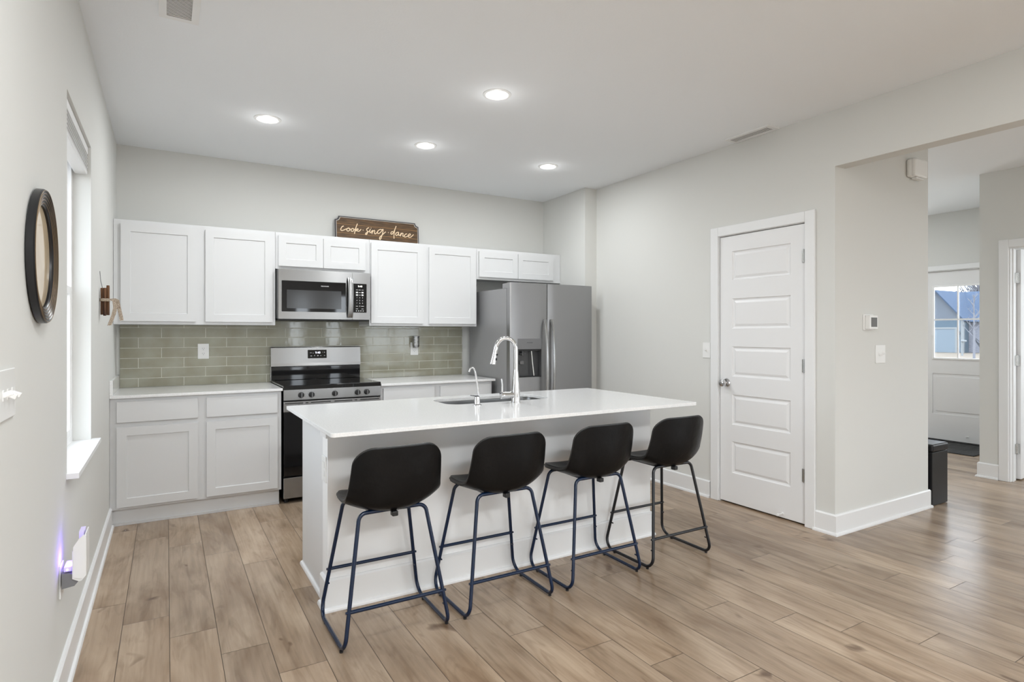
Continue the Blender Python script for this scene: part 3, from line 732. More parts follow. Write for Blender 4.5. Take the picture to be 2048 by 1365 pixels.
th = thing('thermostat', 'square white thermostat with a grey display on the short wall', 'thermostat', (4.09, YE, 1.375))
bm = BM(); box(bm, 4.026, 4.148, YE-.008, YE, 1.322, 1.430, bev=.004); build('back_plate', bm, M['plastic'], th, smooth=True)
bm = BM(); box(bm, 4.040, 4.140, YE-.040, YE-.008, 1.330, 1.422, bev=.004); build('housing', bm, M['plastic'], th, smooth=True)
bm = BM(); box(bm, 4.056, 4.128, YE-.0408, YE-.0395, 1.345, 1.408); build('display', bm, M['lcd'], th)
cb = thing('door_chime', 'white rounded door chime box high on the short wall', 'chime', (4.7, YE, 2.49))
bm = BM(); box(bm, 4.583, 4.770, YE-.040, YE, 2.426, 2.556, bev=.018, seg=4); build('back_box', bm, M['plastic'], cb, smooth=True)
bm = BM(); box(bm, 4.588, 4.772, YE-.062, YE-.030, 2.428, 2.558, bev=.024, seg=4); build('front_cover', bm, M['plastic'], cb, smooth=True)
bm = BM(); box(bm, 4.64, 4.75, YE-.045, YE-.012, 2.417, 2.428, bev=.003); build('speaker_vent', bm, M['plastic'], cb)

# ================================================================== ISLAND
isl = thing('kitchen_island', 'white kitchen island with a painted front wall and baseboard behind the four stools', 'kitchen island', (1.68, 3.12, 0))
IX0, IX1, IYF, IYB = .650, 2.692, 2.800, 3.450
zt = .8745
bm = BM(); box(bm, IX0, IX1, IYF, IYF+.10, 0, zt); build('knee_wall', bm, M['kneewall'], isl)
bm = BM()
for a in ((IX0+.012, IX0+.03, IYF+.1005, IYB, 0, zt), (IX1-.03, IX1-.012, IYF+.1005, IYB, 0, zt), (IX0+.03, IX1-.03, IYB-.02, IYB, .11, zt), (IX0+.03, IX1-.03, IYF+.1005, IYB-.02, .10, .118)): box(bm, *a)
box(bm, IX0+.03, IX1-.03, IYB-.08, IYB-.06, 0, .10)
build('cabinet_box', bm, cab, isl)
for k in range(4):
    a = IX0+.05+k*.489; shaker('door', a, a+.475, .13, .667, IYB, isl, cab)
bm = BM(); bsbox(bm, (IX0, IYF), (IX1, IYF), 0, -1, h=.150, e0=1, e1=1); bsbox(bm, (IX0, IYF), (IX0, IYF+.10), -1, 0, h=.150, e0=1); bsbox(bm, (IX1, IYF), (IX1, IYF+.10), 1, 0, h=.150, e0=1)
build('baseboard', bm, M['trim'], isl)
bm = BM(); bsbox(bm, (IX0+.012, IYF+.1005), (IX0+.012, IYB), -1, 0, h=.021, t=.002); build('shoe_molding', bm, M['trim'], isl)
bm = BM(); box(bm, IX0-.013, IX1+.013, IYF-.018, IYF-.0002, .812, zt, bev=.002); box(bm, IX0-.013, IX0-.0002, IYF-.0002, IYF+.10, .812, zt, bev=.002); box(bm, IX1+.0002, IX1+.013, IYF-.0002, IYF+.10, .812, zt, bev=.002)
build('trim_strip', bm, M['trim'], isl)
bm = BM(); mp = plate_map((IX0, 2.858, .657), (0, -1, 0), (0, 0, 1), (-1, 0, 0)); mbox(bm, mp, -.040, .040, -.061, .061, 0, .006, .003)
for s in (.02, -.02): mbox(bm, mp, -.017, .017, s-.0145, s+.0145, .006, .008, .003)
build('outlet_cover', bm, M['plastic'], isl)

ct = thing('island_countertop', 'large white quartz countertop on the island with a cut-out for the sink', 'countertop', (1.64, 2.95, .875))
SX0, SX1, SY0, SY1 = 1.392, 2.098, 3.048, 3.358
bm = BM(); prism(bm, rrect(.5786, 2.7127, 2.4278, 3.4806, .016, 4), .8752, .893, lambda u, v, d_: (u, v, d_), [rrect(SX0, SX1, SY0, SY1, .085, 8)[::-1]])
o = build('slab', bm, M['quartz'], ct)
bv = o.modifiers.new('edge', 'BEVEL'); bv.width = .0022; bv.segments = 2; bv.limit_method = 'ANGLE'; bv.angle_limit = math.radians(60)

sk = thing('kitchen_sink', 'stainless steel undermount sink set in the white island countertop', 'sink', (1.745, 3.2, .66))
bm = BM(); n = 8
lv = [(rrect(SX0-.015, SX1+.015, SY0-.015, SY1+.015, .09, n), .8745), (rrect(SX0-.004, SX1+.004, SY0-.004, SY1+.004, .085, n), .8745), (rrect(SX0-.002, SX1+.002, SY0-.002, SY1+.002, .085, n), .870),
      (rrect(SX0+.006, SX1-.006, SY0+.006, SY1-.006, .08, n), .70), (rrect(SX0+.02, SX1-.02, SY0+.02, SY1-.02, .07, n), .675), (rrect(SX0+.06, SX1-.06, SY0+.06, SY1-.06, .05, n), .668)]
rings = [[bm.verts.new((x, y, z)) for x, y in pts] for pts, z in lv]
for A, B in zip(rings, rings[1:]):
    for k in range(len(A)): bm.faces.new((A[k], A[(k+1) % len(A)], B[(k+1) % len(A)], B[k]))
bm.faces.new(rings[-1]); build('basin', bm, M['sink_steel'], sk, smooth=True, autos=60)
bm = BM(); lathe(bm, (1.745, 3.2, .6685), (0, 0, 1), [(.045, 0), (.045, .003), (.036, .003), (.030, .001), (0, .001)], 28); build('drain', bm, M['chrome'], sk, smooth=True)

# faucet
FX, FY = 1.785, 2.977
fc = thing('kitchen_faucet', 'tall chrome gooseneck faucet with pull-down spray head behind the sink', 'faucet', (FX, FY, .893))
bm = BM(); lathe(bm, (FX, FY, .893), (0, 0, 1), [(.029, 0), (.029, .004), (.0265, .007), (.0255, .03), (.0245, .075), (.0205, .12), (.0155, .18), (.0135, .195), (.0135, .31)], 28)
pts = [(FX, FY, 1.20)]; ca = math.radians(205)
dirx = Vector((-1, .35, 0)).normalized(); R_ = .060
for k in range(0, 15):
    a = PI*k/14*.94; pts.append(Vector((FX, FY, 1.208))+dirx*(R_-R_*math.cos(a))+Vector((0, 0, R_*1.08*math.sin(a))))
build('spout', bm, M['chrome'], fc, smooth=True)
bm = BM(); tube(bm, pts, .0128, 16); build('gooseneck', bm, M['chrome'], fc, smooth=True)
e = pts[-1]; dn = (pts[-1]-pts[-2]).normalized()
dn = Vector((-.19, .066, -1)).normalized()
bm = BM(); lathe(bm, e, dn, [(.0128, -.004), (.0150, 0), (.0150, .02), (.0165, .06), (.0205, .098), (.0205, .102), (.017, .104), (0, .104)], 24); hd = build('spray_head', bm, M['chrome'], fc, smooth=True)
bm = BM(); fr = Vector((.45, -.9, 0))
for q, s in ((.045, .008), (.072, .013)):
    c_ = e+dn*q+fr.normalized()*.0145; cyl(bm, c_, fr, .006 if q < .05 else .0078, .005, 14)
build('spray_button', bm, M['black'], hd, smooth=True)
bm = BM(); hub = Vector((FX-.02, FY, .938)); hdir = Vector((-1, .12, 0)).normalized()
lathe(bm, hub, hdir, [(.019, 0), (.019, .058), (.0205, .060), (.0205, .078), (.0185, .080), (0, .080)], 22); hb = build('handle_hub', bm, M['chrome'], fc, smooth=True)
bm = BM(); q = hub+hdir*.069; tube(bm, [q+Vector((0, 0, .015)), q+Vector((.001, 0, .06)), q+Vector((-.004, 0, .098))], [.0058, .005, .0045], 10); build('handle', bm, M['chrome'], fc, smooth=True)
# small filtered-water tap
TX, TY = 1.522, 2.966
wt = thing('water_tap', 'slim curved filtered-water tap with a black lever at the near edge of the sink', 'tap', (TX, TY, .893))
bm = BM(); lathe(bm, (TX, TY, .893), (0, 0, 1), [(.026, 0), (.026, .003), (.018, .006), (.0165, .008), (.0165, .046), (.014, .050), (0, .050)], 24); build('base', bm, M['chrome'], wt, smooth=True)
bm = BM(); ps = [(TX+.008, TY, .942), (TX+.007, TY, .985), (TX-.002, TY, 1.03), (TX-.013, TY, 1.085), (TX-.018, TY+.004, 1.103), (TX-.027, TY+.010, 1.109), (TX-.036, TY+.015, 1.102), (TX-.042, TY+.018, 1.083)]
tube(bm, fillet(ps, .02, 4), .0050, 12); build('spout', bm, M['chrome'], wt, smooth=True)
bm = BM(); tube(bm, [(TX+.006, TY, .944), (TX-.018, TY-.004, .947), (TX-.045, TY-.006, .951)], [.008, .0065, .004], 10, flat=(1, 1, .5)); build('lever', bm, M['black'], wt, smooth=True)

# ================================================================== BAR STOOLS
def stool(name, label, metal):
    """local frame: +y faces the island"""
    s = thing(name, label, 'bar stool', (0, 0, 0), 'black counter stools at the island')
    # moulded shell: profile from front edge of seat to top of back (y, z, half width, side lift, side wrap)
    K = [(.182, .554, .172, .004, .0), (.150, .563, .186, .012, 0), (.07, .554, .197, .024, 0), (-.03, .542, .203, .040, .0), (-.10, .541, .206, .054, .012),
         (-.152, .564, .206, .052, .036), (-.182, .622, .202, .024, .056), (-.198, .700, .197, .004, .058), (-.206, .778, .192, -.002, .054), (-.210, .826, .187, -.006, .050)]
    def cr(a, b, c, d_, t): return .5*((2*b)+(c-a)*t+(2*a-5*b+4*c-d_)*t*t+(3*b-a-3*c+d_)*t**3)
    NV, NU = 44, 26; rowsv = []
    raw = []
    for i in range(NV+1):
        f_ = i/NV; f_ = .5-.5*math.cos(PI*f_)*1.0 if False else f_
        x = f_*(len(K)-1); k = min(int(x), len(K)-2); t = x-k
        P_ = [K[max(0, k-1)], K[k], K[k+1], K[min(len(K)-1, k+2)]]
        raw.append([cr(P_[0][j], P_[1][j], P_[2][j], P_[3][j], t) for j in range(5)])
    L_ = [0]
    for a, b in zip(raw, raw[1:]): L_.append(L_[-1]+math.hypot(b[0]-a[0], b[1]-a[1]))
    T_ = L_[-1]
    # resample with more rows near the ends
    def at(sv):
        for i in range(len(L_)-1):
            if sv <= L_[i+1]+1e-9:
                t = (sv-L_[i])/(L_[i+1]-L_[i]); return [raw[i][j]*(1-t)+raw[i+1][j]*t for j in range(5)]
        return raw[-1]
    r0, r1 = .085, .072
    S_ = []
    for i in range(9): S_.append(r0*(1-math.cos(PI/2*i/8)))
    for i in range(1, 26): S_.append(r0+(T_-r0-r1)*i/26)
    for i in range(9): S_.append(T_-r1+r1*math.sin(PI/2*i/8))
    bm = BM(); G = []; edge_l = []; edge_r = []
    for sv in S_:
        y, z, w_, lift, wrap = at(sv)
        if sv < r0: w_ = w_-r0+math.sqrt(max(0, r0*r0-(r0-sv)**2))
        if sv > T_-r1: w_ = w_-r1+math.sqrt(max(0, r1*r1-(r1-(T_-sv))**2))
        row = []
        for j in range(NU+1):
            u = -1+2*j/NU; ub = abs(u)*w_/.2
            row.append(bm.verts.new((.009+u*w_, y+wrap*ub**2.4, z+lift*ub**2.2)))
        G.append(row)
    for A, B in zip(G, G[1:]):
        for j in range(NU): bm.faces.new((A[j], A[j+1], B[j+1], B[j]))
    rim = [v.co.copy() for v in G[0]]+[r_[-1].co.copy() for r_ in G[1:]]+[v.co.copy() for v in G[-1][::-1]][1:]+[r_[0].co.copy() for r_ in G[::-1][1:-1]]
    sh = build('seat_shell', bm, M['leather'], s, smooth=True, autos=80)
    md = sh.modifiers.new('thick', 'SOLIDIFY'); md.thickness = .021; md.offset = 0
    bv_ = sh.modifiers.new('round', 'BEVEL'); bv_.width = .006; bv_.segments = 3; bv_.limit_method = 'ANGLE'; bv_.angle_limit = math.radians(50)
    rr = []
    for p in rim:
        if not rr or (p-rr[-1]).length > .006: rr.append(p)
    bm = BM(); tube(bm, rr, .0055, 6, closed=True); build('piping', bm, M['piping'], sh, smooth=True)
    rt = .0086; zf = .013
    for sx in (-1, 1):
        P_ = [(sx*.045, .118, .541), (sx*.152, .120, .541), (sx*.236, .200, zf), (sx*.231, -.202, zf), (sx*.148, -.118, .541), (sx*.045, -.116, .541)]
        bm = BM(); tube(bm, fillet(P_, [0, .035, .060, .050, .035, 0], 7), rt, 12); lf = build('leg_frame', bm, metal, s, smooth=True)
        for y in (.115, -.160):
            bm = BM(); cyl(bm, (sx*.2335, y, .0005), (0, 0, 1), .0075, .008, 12); build('rubber_foot', bm, M['black'], lf)
    def leg_at(y_front, z):
        if y_front: t = (.546-z)/(.546-zf); return (.152+(.236-.152)*t, .120+(.200-.120)*t)
        t = (.548-z)/(.548-zf); return (.148+(.231-.148)*t, -.118+(-.202+.118)*t)
    for fr, z in ((True, .222), (False, .163)):
        x, y = leg_at(fr, z); bm = BM(); tube(bm, [(-x, y, z), (x, y, z)], .0078, 12)
        for sx in (-1, 1):
            cyl(bm, (sx*(x+.006), y, z), (sx, 0, 0), .0055, .008, 8)
            x2, y2 = leg_at(fr, z-.062); cyl(bm, (sx*(x2-.004), y2+(.008 if fr else -.008)*-1, z-.062), (0, 1 if not fr else -1, 0), .004, .012, 8)
        build('crossbar', bm, metal, s, smooth=True)
    bm = BM(); tube(bm, [(-.05, .118, .541), (.05, .118, .541)], rt, 10); tube(bm, [(-.05, -.116, .541), (.05, -.116, .541)], rt, 10)
    for sx in (-.1, .1): tube(bm, [(sx, .118, .541), (sx, -.116, .541)], .007, 8)
    build('under_frame', bm, metal, s, smooth=True)
    bm = BM(); box(bm, -.013, .013, -.150, -.118, .516, .538, bev=.004); build('bracket', bm, M['black'], s)
    return s
def copy_tree(o, parent=None):
    c = o.copy(); COL.objects.link(c); c.parent = parent
    for ch in list(o.children): copy_tree(ch, c)
    return c
SL = ['black leather counter stool with navy legs, nearest the window end of the island',
      'black leather counter stool with navy legs, second from the window end of the island',
      'black leather counter stool with navy legs, third from the window end of the island',
      'black leather counter stool with blackish legs at the pantry-door end of the island']
SP = [(.847, 2.567, 0.0), (1.404, 2.563, 0.0), (1.977, 2.563, 0.0), (2.520, 2.560, 0.0)]
s0 = stool('bar_stool', SL[0], M['navy'])
stools = [s0]+[copy_tree(s0) for _ in range(2)]+[stool('bar_stool', SL[3], M['blackmetal'])]
for s_, lb, (x, y, a) in zip(stools, SL, SP):
    s_.location = (x, y, 0); s_.rotation_euler = (0, 0, a); s_['label'] = lb

# ================================================================== RANGE
rg = thing('range', 'stainless steel freestanding electric range with black glass cooktop', 'range', (1.142, 5.0, 0))
rx0, rx1, rF = .764, 1.521, YB-.66
bm = BM(); box(bm, rx0+.004, rx1-.004, rF+.045, YB-.03, .035, .884); build('body', bm, M['black'], rg)
bm = BM(); box(bm, rx0, rx1, rF+.012, YB-.062, .884, .9005, bev=.003); build('cooktop', bm, M['blackgloss'], rg, smooth=True)
bm = BM(); prism(bm, [(rF, .790), (rF+.045, .790), (rF+.045, .884), (rF+.010, .884), (rF+.003, .868)], rx0, rx1, lambda u, v, d_: (d_, u, v)); pn = build('control_panel', bm, M['steel'], rg)
bm = BM(); prism(bm, [(rF+.0025, .869), (rF+.046, .869), (rF+.046, .9015), (rF+.014, .9015), (rF+.006, .896)], rx0-.0005, rx1+.0005, lambda u, v, d_: (d_, u, v)); build('cooktop_front_edge', bm, M['blackgloss'], rg)
for kx in (.892, .970, 1.148, 1.328, 1.403):
    bm = BM(); lathe(bm, (kx, rF+.002, .826), (0, -1, 0), [(.0225, 0), (.0225, .004), (.020, .006), (.019, .022), (.017, .025), (0, .025)], 28); k_ = build('knob', bm, M['black'], rg, smooth=True)
    bm = BM(); box(bm, kx-.0035, kx+.0035, rF-.029, rF-.022, .826-.017, .826+.017, bev=.001); box(bm, kx-.0008, kx+.0008, rF-.0295, rF-.028, .832, .843); build('knob_grip', bm, M['plastic_grey'], k_)
bm = BM()
for kx in (.892, .970, 1.148, 1.328, 1.403):
    for a in range(-3, 4):
        an = math.radians(90+a*38); box(bm, kx+.031*math.cos(an)-.0014, kx+.031*math.cos(an)+.0014, rF-.0012, rF+.002, .826+.031*math.sin(an)-.0014, .826+.031*math.sin(an)+.0014)
build('knob_legend', bm, M['plastic_grey'], rg)
bm = BM(); dz0, dz1 = .205, .778; gz = .700
box(bm, rx0, rx1, rF, rF+.042, gz, dz1, bev=.003)
dr = build('oven_door', bm, M['steel'], rg, smooth=True)
bm = BM(); box(bm, rx0+.002, rx1-.002, rF+.0015, rF+.040, .2125, gz-.0005, bev=.002); build('oven_glass', bm, M['blackgloss'], dr)
bm = BM()
for a, b in ((.775, .905), (.925, .945), (.965, 1.115), (1.145, 1.285), (1.305, 1.325), (1.35, 1.505)): box(bm, a, b, rF-.0006, rF+.002, .762, .768)
build('vent_slots', bm, M['black'], dr)
bm = BM(); tube(bm, fillet([(.86, rF+.004, .738), (.86, rF-.045, .738), (1.43, rF-.045, .738), (1.43, rF+.004, .738)], .015, 4), .010, 12); build('oven_handle', bm, M['steel'], dr, smooth=True)
bm = BM(); box(bm, rx0, rx1, rF+.004, rF+.044, .040, .198, bev=.004); build('drawer', bm, M['steel'], rg, smooth=True)
for x in (rx0+.03, rx1-.03):
    for y in (rF+.07, YB-.10):
        bm = BM(); cyl(bm, (x, y, 0), (0, 0, 1), .018, .036, 14); build('foot', bm, M['black'], rg)
# back guard
gF = YB-.075
bm = BM(); prism(bm, [(gF+.012, 1.184), (YB-.016, 1.184), (YB-.016, .9005), (gF+.026, .9005), (gF+.026, 1.014), (gF-.006, 1.020), (gF-.002, 1.045), (gF+.008, 1.176)], rx0-.006, rx1-.002, lambda u, v, d_: (d_, u, v)); bg_ = build('backguard', bm, M['steel'], rg)
bm = BM(); box(bm, rx0-.001, rx1-.003, gF+.010, gF+.0255, .9008, 1.0135, bev=.003); build('backguard_riser', bm, M['blackgloss'], rg, smooth=True)
sl = (.010)/(.131)
def gm(x, z, d_): return (x, gF-.002+(z-1.045)*sl-d_, z)
bm = BM()
for A in ([(1.058, 1.083), (1.219, 1.083), (1.219, 1.156), (1.058, 1.156)],):
    prism(bm, A, .0001, .0015, lambda u, v, d_: gm(u, v, d_))
cp = build('clock_panel', bm, M['blackgloss'], bg_)
text_mesh('clock_digits', '9:40', .026, lambda x, y, z: gm(1.143+x, 1.131+y, .002+z), M['digits'], bg_)
bm = BM()
for u, v, a, b in ((1.076, 1.129, .016, .003), (1.101, 1.126, .006, .004), (1.182, 1.131, .002, .006), (1.196, 1.131, .008, .006), (1.080, 1.101, .014, .005), (1.112, 1.103, .006, .007), (1.138, 1.101, .010, .009), (1.162, 1.103, .012, .003), (1.196, 1.103, .009, .005)):
    prism(bm, [(u, v), (u+a, v), (u+a, v+b), (u, v+b)], .0014, .0019, lambda p, q, d_: gm(p, q, d_))
build('button_legend', bm, M['legend'], bg_)

# ================================================================== MICROWAVE
mw = thing('microwave', 'stainless steel over-the-range microwave with black glass door', 'microwave', (1.143, 5.2, 1.418))
mF = YB-.39; mx0, mx1, mz0, mz1 = .768, 1.5125, 1.418, 1.8185
bm = BM(); box(bm, mx0-.004, mx1+.002, mF+.035, YB-.014, mz0+.004, mz1); build('body', bm, M['plastic_grey'], mw)
bm = BM(); box(bm, mx0, mx1, mF+.03, YB-.02, mz0-.012, mz0+.0035, bev=.003)
build('vent_underside', bm, M['black'], mw)
bm = BM(); prism(bm, rrect(mx0, 1.3585, mz0, mz1, .004, 3), mF+.035, mF, lambda u, v, d_: (u, d_, v), [rrect(.793, 1.305, 1.477, 1.727, .004, 3)[::-1]]); md_ = build('door', bm, M['steel'], mw)
bm = BM(); box(bm, .792, 1.306, mF+.004, mF+.02, 1.476, 1.728); build('door_glass', bm, M['blackgloss'], md_)
bm = BM(); box(bm, .833, 1.267, mF+.0032, mF+.0045, 1.504, 1.654); build('door_window', bm, M['window_mesh'], md_)
text_mesh('brand_lettering', 'FRIGIDAIRE', .0125, lambda x, y, z: (1.133+x, mF+.0034-z, 1.691+y), M['legend'], md_)
bm = BM(); pts = []
for k in range(13):
    f_ = k/12; pts.append((1.338, mF-.012-.030*math.sin(PI*f_)**.7, 1.434+.336*f_))
rings = []
for (x, y, z) in pts: rings.append([bm.verts.new((x+dx, y+dy, z)) for dx, dy in ((-.022, .0), (-.016, -.006), (0, -.009), (.016, -.006), (.022, 0), (.0, .004))])
for A, B in zip(rings, rings[1:]):
    for k in range(6): bm.faces.new((A[k], A[(k+1) % 6], B[(k+1) % 6], B[k]))
bm.faces.new(rings[0]); bm.faces.new(rings[-1][::-1])
box(bm, 1.328, 1.348, mF-.016, mF+.001, 1.440, 1.456); box(bm, 1.328, 1.348, mF-.016, mF+.001, 1.748, 1.764)
build('handle', bm, M['steel'], md_, smooth=True)
bm = BM(); prism(bm, rrect(1.3605, mx1, mz0, mz1, .004, 3), mF+.035, mF, lambda u, v, d_: (u, d_, v), [rrect(1.364, 1.482, 1.478, 1.725, .004, 3)[::-1]]); cp_ = build('control_panel', bm, M['steel'], mw)
bm = BM(); box(bm, 1.3635, 1.4825, mF+.002, mF+.02, 1.4775, 1.7255); build('keypad_glass', bm, M['blackgloss'], cp_)
mm_ = lambda u, v: (lambda x, y, z: (u+x, mF+.0014-z, v+y))
text_mesh('clock_digits', '9:40', .022, mm_(1.426, 1.702), M['mdigits'], cp_)
bm = BM(); cols = (1.399, 1.423, 1.447)
zr = [1.672, 1.650, 1.628]
for zz in zr:
    for i_, u in enumerate(cols):
        hh = .0016 if (zz == zr[0] or i_ == 1) else .006
        box(bm, u-.0085, u+.0085, mF+.0012, mF+.0022, zz-hh, zz+hh)
for u, zz, a in ((cols[0], 1.5325, .009), (cols[2], 1.5325, .012), (cols[0], 1.510, .009), (cols[2], 1.510, .009)): box(bm, u-a, u+a, mF+.0012, mF+.0022, zz-.0017, zz+.0017)
for i_ in range(4): box(bm, 1.391+.019*i_, 1.399+.019*i_, mF+.0012, mF+.0022, 1.489, 1.496)
build('key_legend', bm, M['legend'], cp_)
for i_, dg in enumerate('123456789'): text_mesh('key_digit', dg, .0145, mm_(cols[i_ % 3], 1.605-.0235*(i_//3)), M['legend'], cp_)
text_mesh('key_digit', '0', .0145, mm_(cols[1], 1.5325), M['legend'], cp_)

# ================================================================== REFRIGERATOR
fg = thing('refrigerator', 'grey stainless side-by-side refrigerator with water dispenser', 'refrigerator', (3.09, 4.9, 0))
fx0, fx1, fB, fF = 2.628, 3.550, 4.548, 4.480
bm = BM(); box(bm, fx0, fx1, fB, 5.29, .03, 1.707, bev=.004); build('body', bm, M['fridge_side'], fg, smooth=True)
for xa_ in (fx0, fx1-.09):
    bm = BM(); box(bm, xa_+.004, xa_+.086, fF+.02, fB+.08, 1.7075, 1.752, bev=.004); build('hinge_cover', bm, M['fridge_side'], fg, smooth=True)
bm = BM(); box(bm, fx0+.01, fx1-.01, fB+.0, fB+.05, .0, .03); box(bm, fx0+.01, fx1-.01, 5.2, 5.25, 0, .03); build('base_grille', bm, M['black'], fg)
def fdoor(x0, x1, hole=None):
    bm = BM(); n_ = 10; za, zb = .055, 1.757
    # gently bowed front
    prof = []
    for k in range(n_+1):
        f_ = k/n_; x = x0+(x1-x0)*f_; e_ = min(f_, 1-f_)*(x1-x0); dy = .012*max(0, 1-e_/.02)**2 if e_ < .02 else 0
        prof.append((x, fF+dy-.004*math.sin(PI*f_)))
    outl = prof+[(x1, fB-.006), (x0, fB-.006)]
    return outl, za, zb
# left (freezer) door split round the dispenser opening
DX0, DX1, DZ0, DZ1 = 2.704, 2.958, .903, 1.253
def bowed(x0, x1, za, zb):
    bm = BM(); n_ = 14; pr = []
    for k in range(n_+1):
        f_ = k/n_; x = x0+(x1-x0)*f_; pr.append((x, fF+.010*(abs(2*f_-1)**10)-.003*(1-(2*f_-1)**2)))
    pr += [(x1, fB-.005), (x0, fB-.005)]
    prism(bm, pr, za, zb, lambda u, v, d_: (u, v, d_)); return bm
lx0, lx1, rx0_, rx1_ = fx0+.002, 3.0265, 3.0325, fx1-.001
bm = BM(); n_ = 14
def yfr(x): f_ = (x-lx0)/(lx1-lx0); return fF+.010*(abs(2*f_-1)**10)-.003*(1-(2*f_-1)**2)
xs = [lx0, lx0+.006, lx0+.02, DX0, DX0+.06, (DX0+DX1)/2, DX1-.06, DX1, lx1-.02, lx1-.006, lx1]; zs = [.055, DZ0, DZ1, 1.757]
grid = {}
def gv(x, y, z):
    k = (round(x, 5), round(y, 5), round(z, 5))
    if k not in grid: grid[k] = bm.verts.new((x, y, z))
    return grid[k]
for i_ in range(len(xs)-1):
    for j_ in range(3):
        if j_ == 1 and xs[i_] >= DX0-1e-6 and xs[i_+1] <= DX1+1e-6: continue
        a, b, c_, e_ = xs[i_], xs[i_+1], zs[j_], zs[j_+1]
        bm.faces.new((gv(a, yfr(a), c_), gv(b, yfr(b), c_), gv(b, yfr(b), e_), gv(a, yfr(a), e_)))
yb_ = fB-.005
for x in (lx0, lx1): bm.faces.new((gv(x, yfr(x), zs[0]), gv(x, yfr(x), zs[1]), gv(x, yfr(x), zs[2]), gv(x, yfr(x), zs[3]), gv(x, yb_, 1.757), gv(x, yb_, .055)))
for z in (.055, 1.757): bm.faces.new([gv(x, yfr(x), z) for x in xs]+[gv(lx1, yb_, z), gv(lx0, yb_, z)])
bm.faces.new((gv(lx0, yb_, .055), gv(lx1, yb_, .055), gv(lx1, yb_, 1.757), gv(lx0, yb_, 1.757)))
ld = build('door', bm, M['fridge_steel'], fg, smooth=True, autos=30)
bm = bowed(rx0_, rx1_, .055, 1.757); rd = build('door', bm, M['fridge_steel'], fg, smooth=True, autos=30)
bm = BM(); yd = fF+.055
for q in (((DX0, fF-.002, DZ0), (DX0, fF-.002, 1.157), (DX0, yd, 1.157), (DX0, yd, DZ0)), ((DX1, fF-.002, DZ0), (DX1, yd, DZ0), (DX1, yd, 1.157), (DX1, fF-.002, 1.157)),
          ((DX0, fF-.002, DZ0), (DX0, yd, DZ0), (DX1, yd, DZ0), (DX1, fF-.002, DZ0)), ((DX0, yd, DZ0), (DX0, yd, 1.157), (DX1, yd, 1.157), (DX1, yd, DZ0))): quad(bm, *q)
dp = build('dispenser_recess', bm, M['fridge_dark'], ld)
bm = BM(); box(bm, DX0, DX1, fF-.006, yd, 1.157, DZ1, bev=.002); dpp = build('dispenser_panel', bm, M['plastic_grey'], ld, smooth=True)
bm = BM(); box(bm, DX0+.004, DX1-.004, fF-.0065, fF+.02, 1.142, 1.1565); build('dispenser_lip', bm, M['black'], ld)
text_mesh('brand_lettering', 'FRIGIDAIRE', .0125, lambda x, y, z: (2.831+x, fF-.0064-z, 1.216+y), M['fridge_dark'], ld)
bm = BM(); tube(bm, [(2.868, fF+.030, 1.15), (2.874, fF+.022, 1.04), (2.884, fF+.012, .915)], .008, 8); build('ice_paddle', bm, M['nickel'], ld, smooth=True)
bm = BM(); tube(bm, [(2.775, fF+.03, 1.15), (2.775, fF+.03, 1.10)], .012, 10); box(bm, 2.735, 2.80, fF+.012, fF+.04, 1.112, 1.118); build('water_spout', bm, M['fridge_dark'], ld, smooth=True)
bm = BM(); box(bm, 2.75, 2.79, fF+.03, fF+.052, 1.02, 1.05, bev=.004); build('water_paddle', bm, M['plastic_grey'], ld, smooth=True)
bm = BM(); box(bm, DX0+.006, DX1-.006, fF-.004, fF+.05, DZ0+.001, DZ0+.008); build('drip_tray', bm, M['black'], ld)
for hx, dd in ((2.992, ld), (3.068, rd)):
    bm = BM(); rings = []; n_ = 22
    for k in range(n_+1):
        f_ = k/n_; z = .56+(1.428-.56)*f_; bow = .052*math.sin(PI*f_)**.55+.002; hw = .013+.004*math.sin(PI*f_)
        y = fF-.006-bow
        rings.append([bm.verts.new((hx+a, y+b, z)) for a, b in ((-hw, .004), (-hw*.6, -.007), (0, -.010), (hw*.6, -.007), (hw, .004), (0, .010))])
    for A, B in zip(rings, rings[1:]):
        for k in range(6): bm.faces.new((A[k], A[(k+1) % 6], B[(k+1) % 6], B[k]))
    bm.faces.new(rings[0]); bm.faces.new(rings[-1][::-1])
    box(bm, hx-.011, hx+.011, fF-.016, fF-.001, .556, .59); box(bm, hx-.011, hx+.011, fF-.016, fF-.001, 1.398, 1.43)
    build('handle', bm, M['handle_steel'], dd, smooth=True)

# ================================================================== SIGN ON THE CABINETS
sg = thing('wooden_sign', 'dark wooden plank sign with cream script lettering on top of the wall cabinets', 'sign', (1.70, YB-.05, UT))
sx0, sx1, sz0, sz1 = 1.300, 2.094, UT+.0005, 2.361; lean = .03/.24
def sm(x, z, d_): return (x, YB-.044+(z-sz0)*lean*.8-d_, z)
def notch(x0, x1, z0, z1, r, n=6):
    out = []
    for cx, cz, a0 in ((x1, z0, 180), (x1, z1, 270), (x0, z1, 0), (x0, z0, 90)):
        for k in range(n+1):
            a = math.radians(a0-90*k/n); out.append((cx+r*math.cos(a), cz+r*math.sin(a)))
    # corner arcs run clockwise, outline counter-clockwise
    return out
bm = BM(); prism(bm, notch(sx0, sx1, sz0, sz1, .033), 0, .012, sm); build('sign_board', bm, M['sign_edge'], sg)
bm = BM(); prism(bm, notch(sx0+.009, sx1-.009, sz0+.009, sz1-.009, .033), .012, .0132, sm); build('pale_border', bm, M['sign_line'], sg)
bm = BM(); prism(bm, notch(sx0+.013, sx1-.013, sz0+.013, sz1-.013, .033), .0132, .0145, sm); build('plank_face', bm, M['signwood'], sg)
bm = BM()
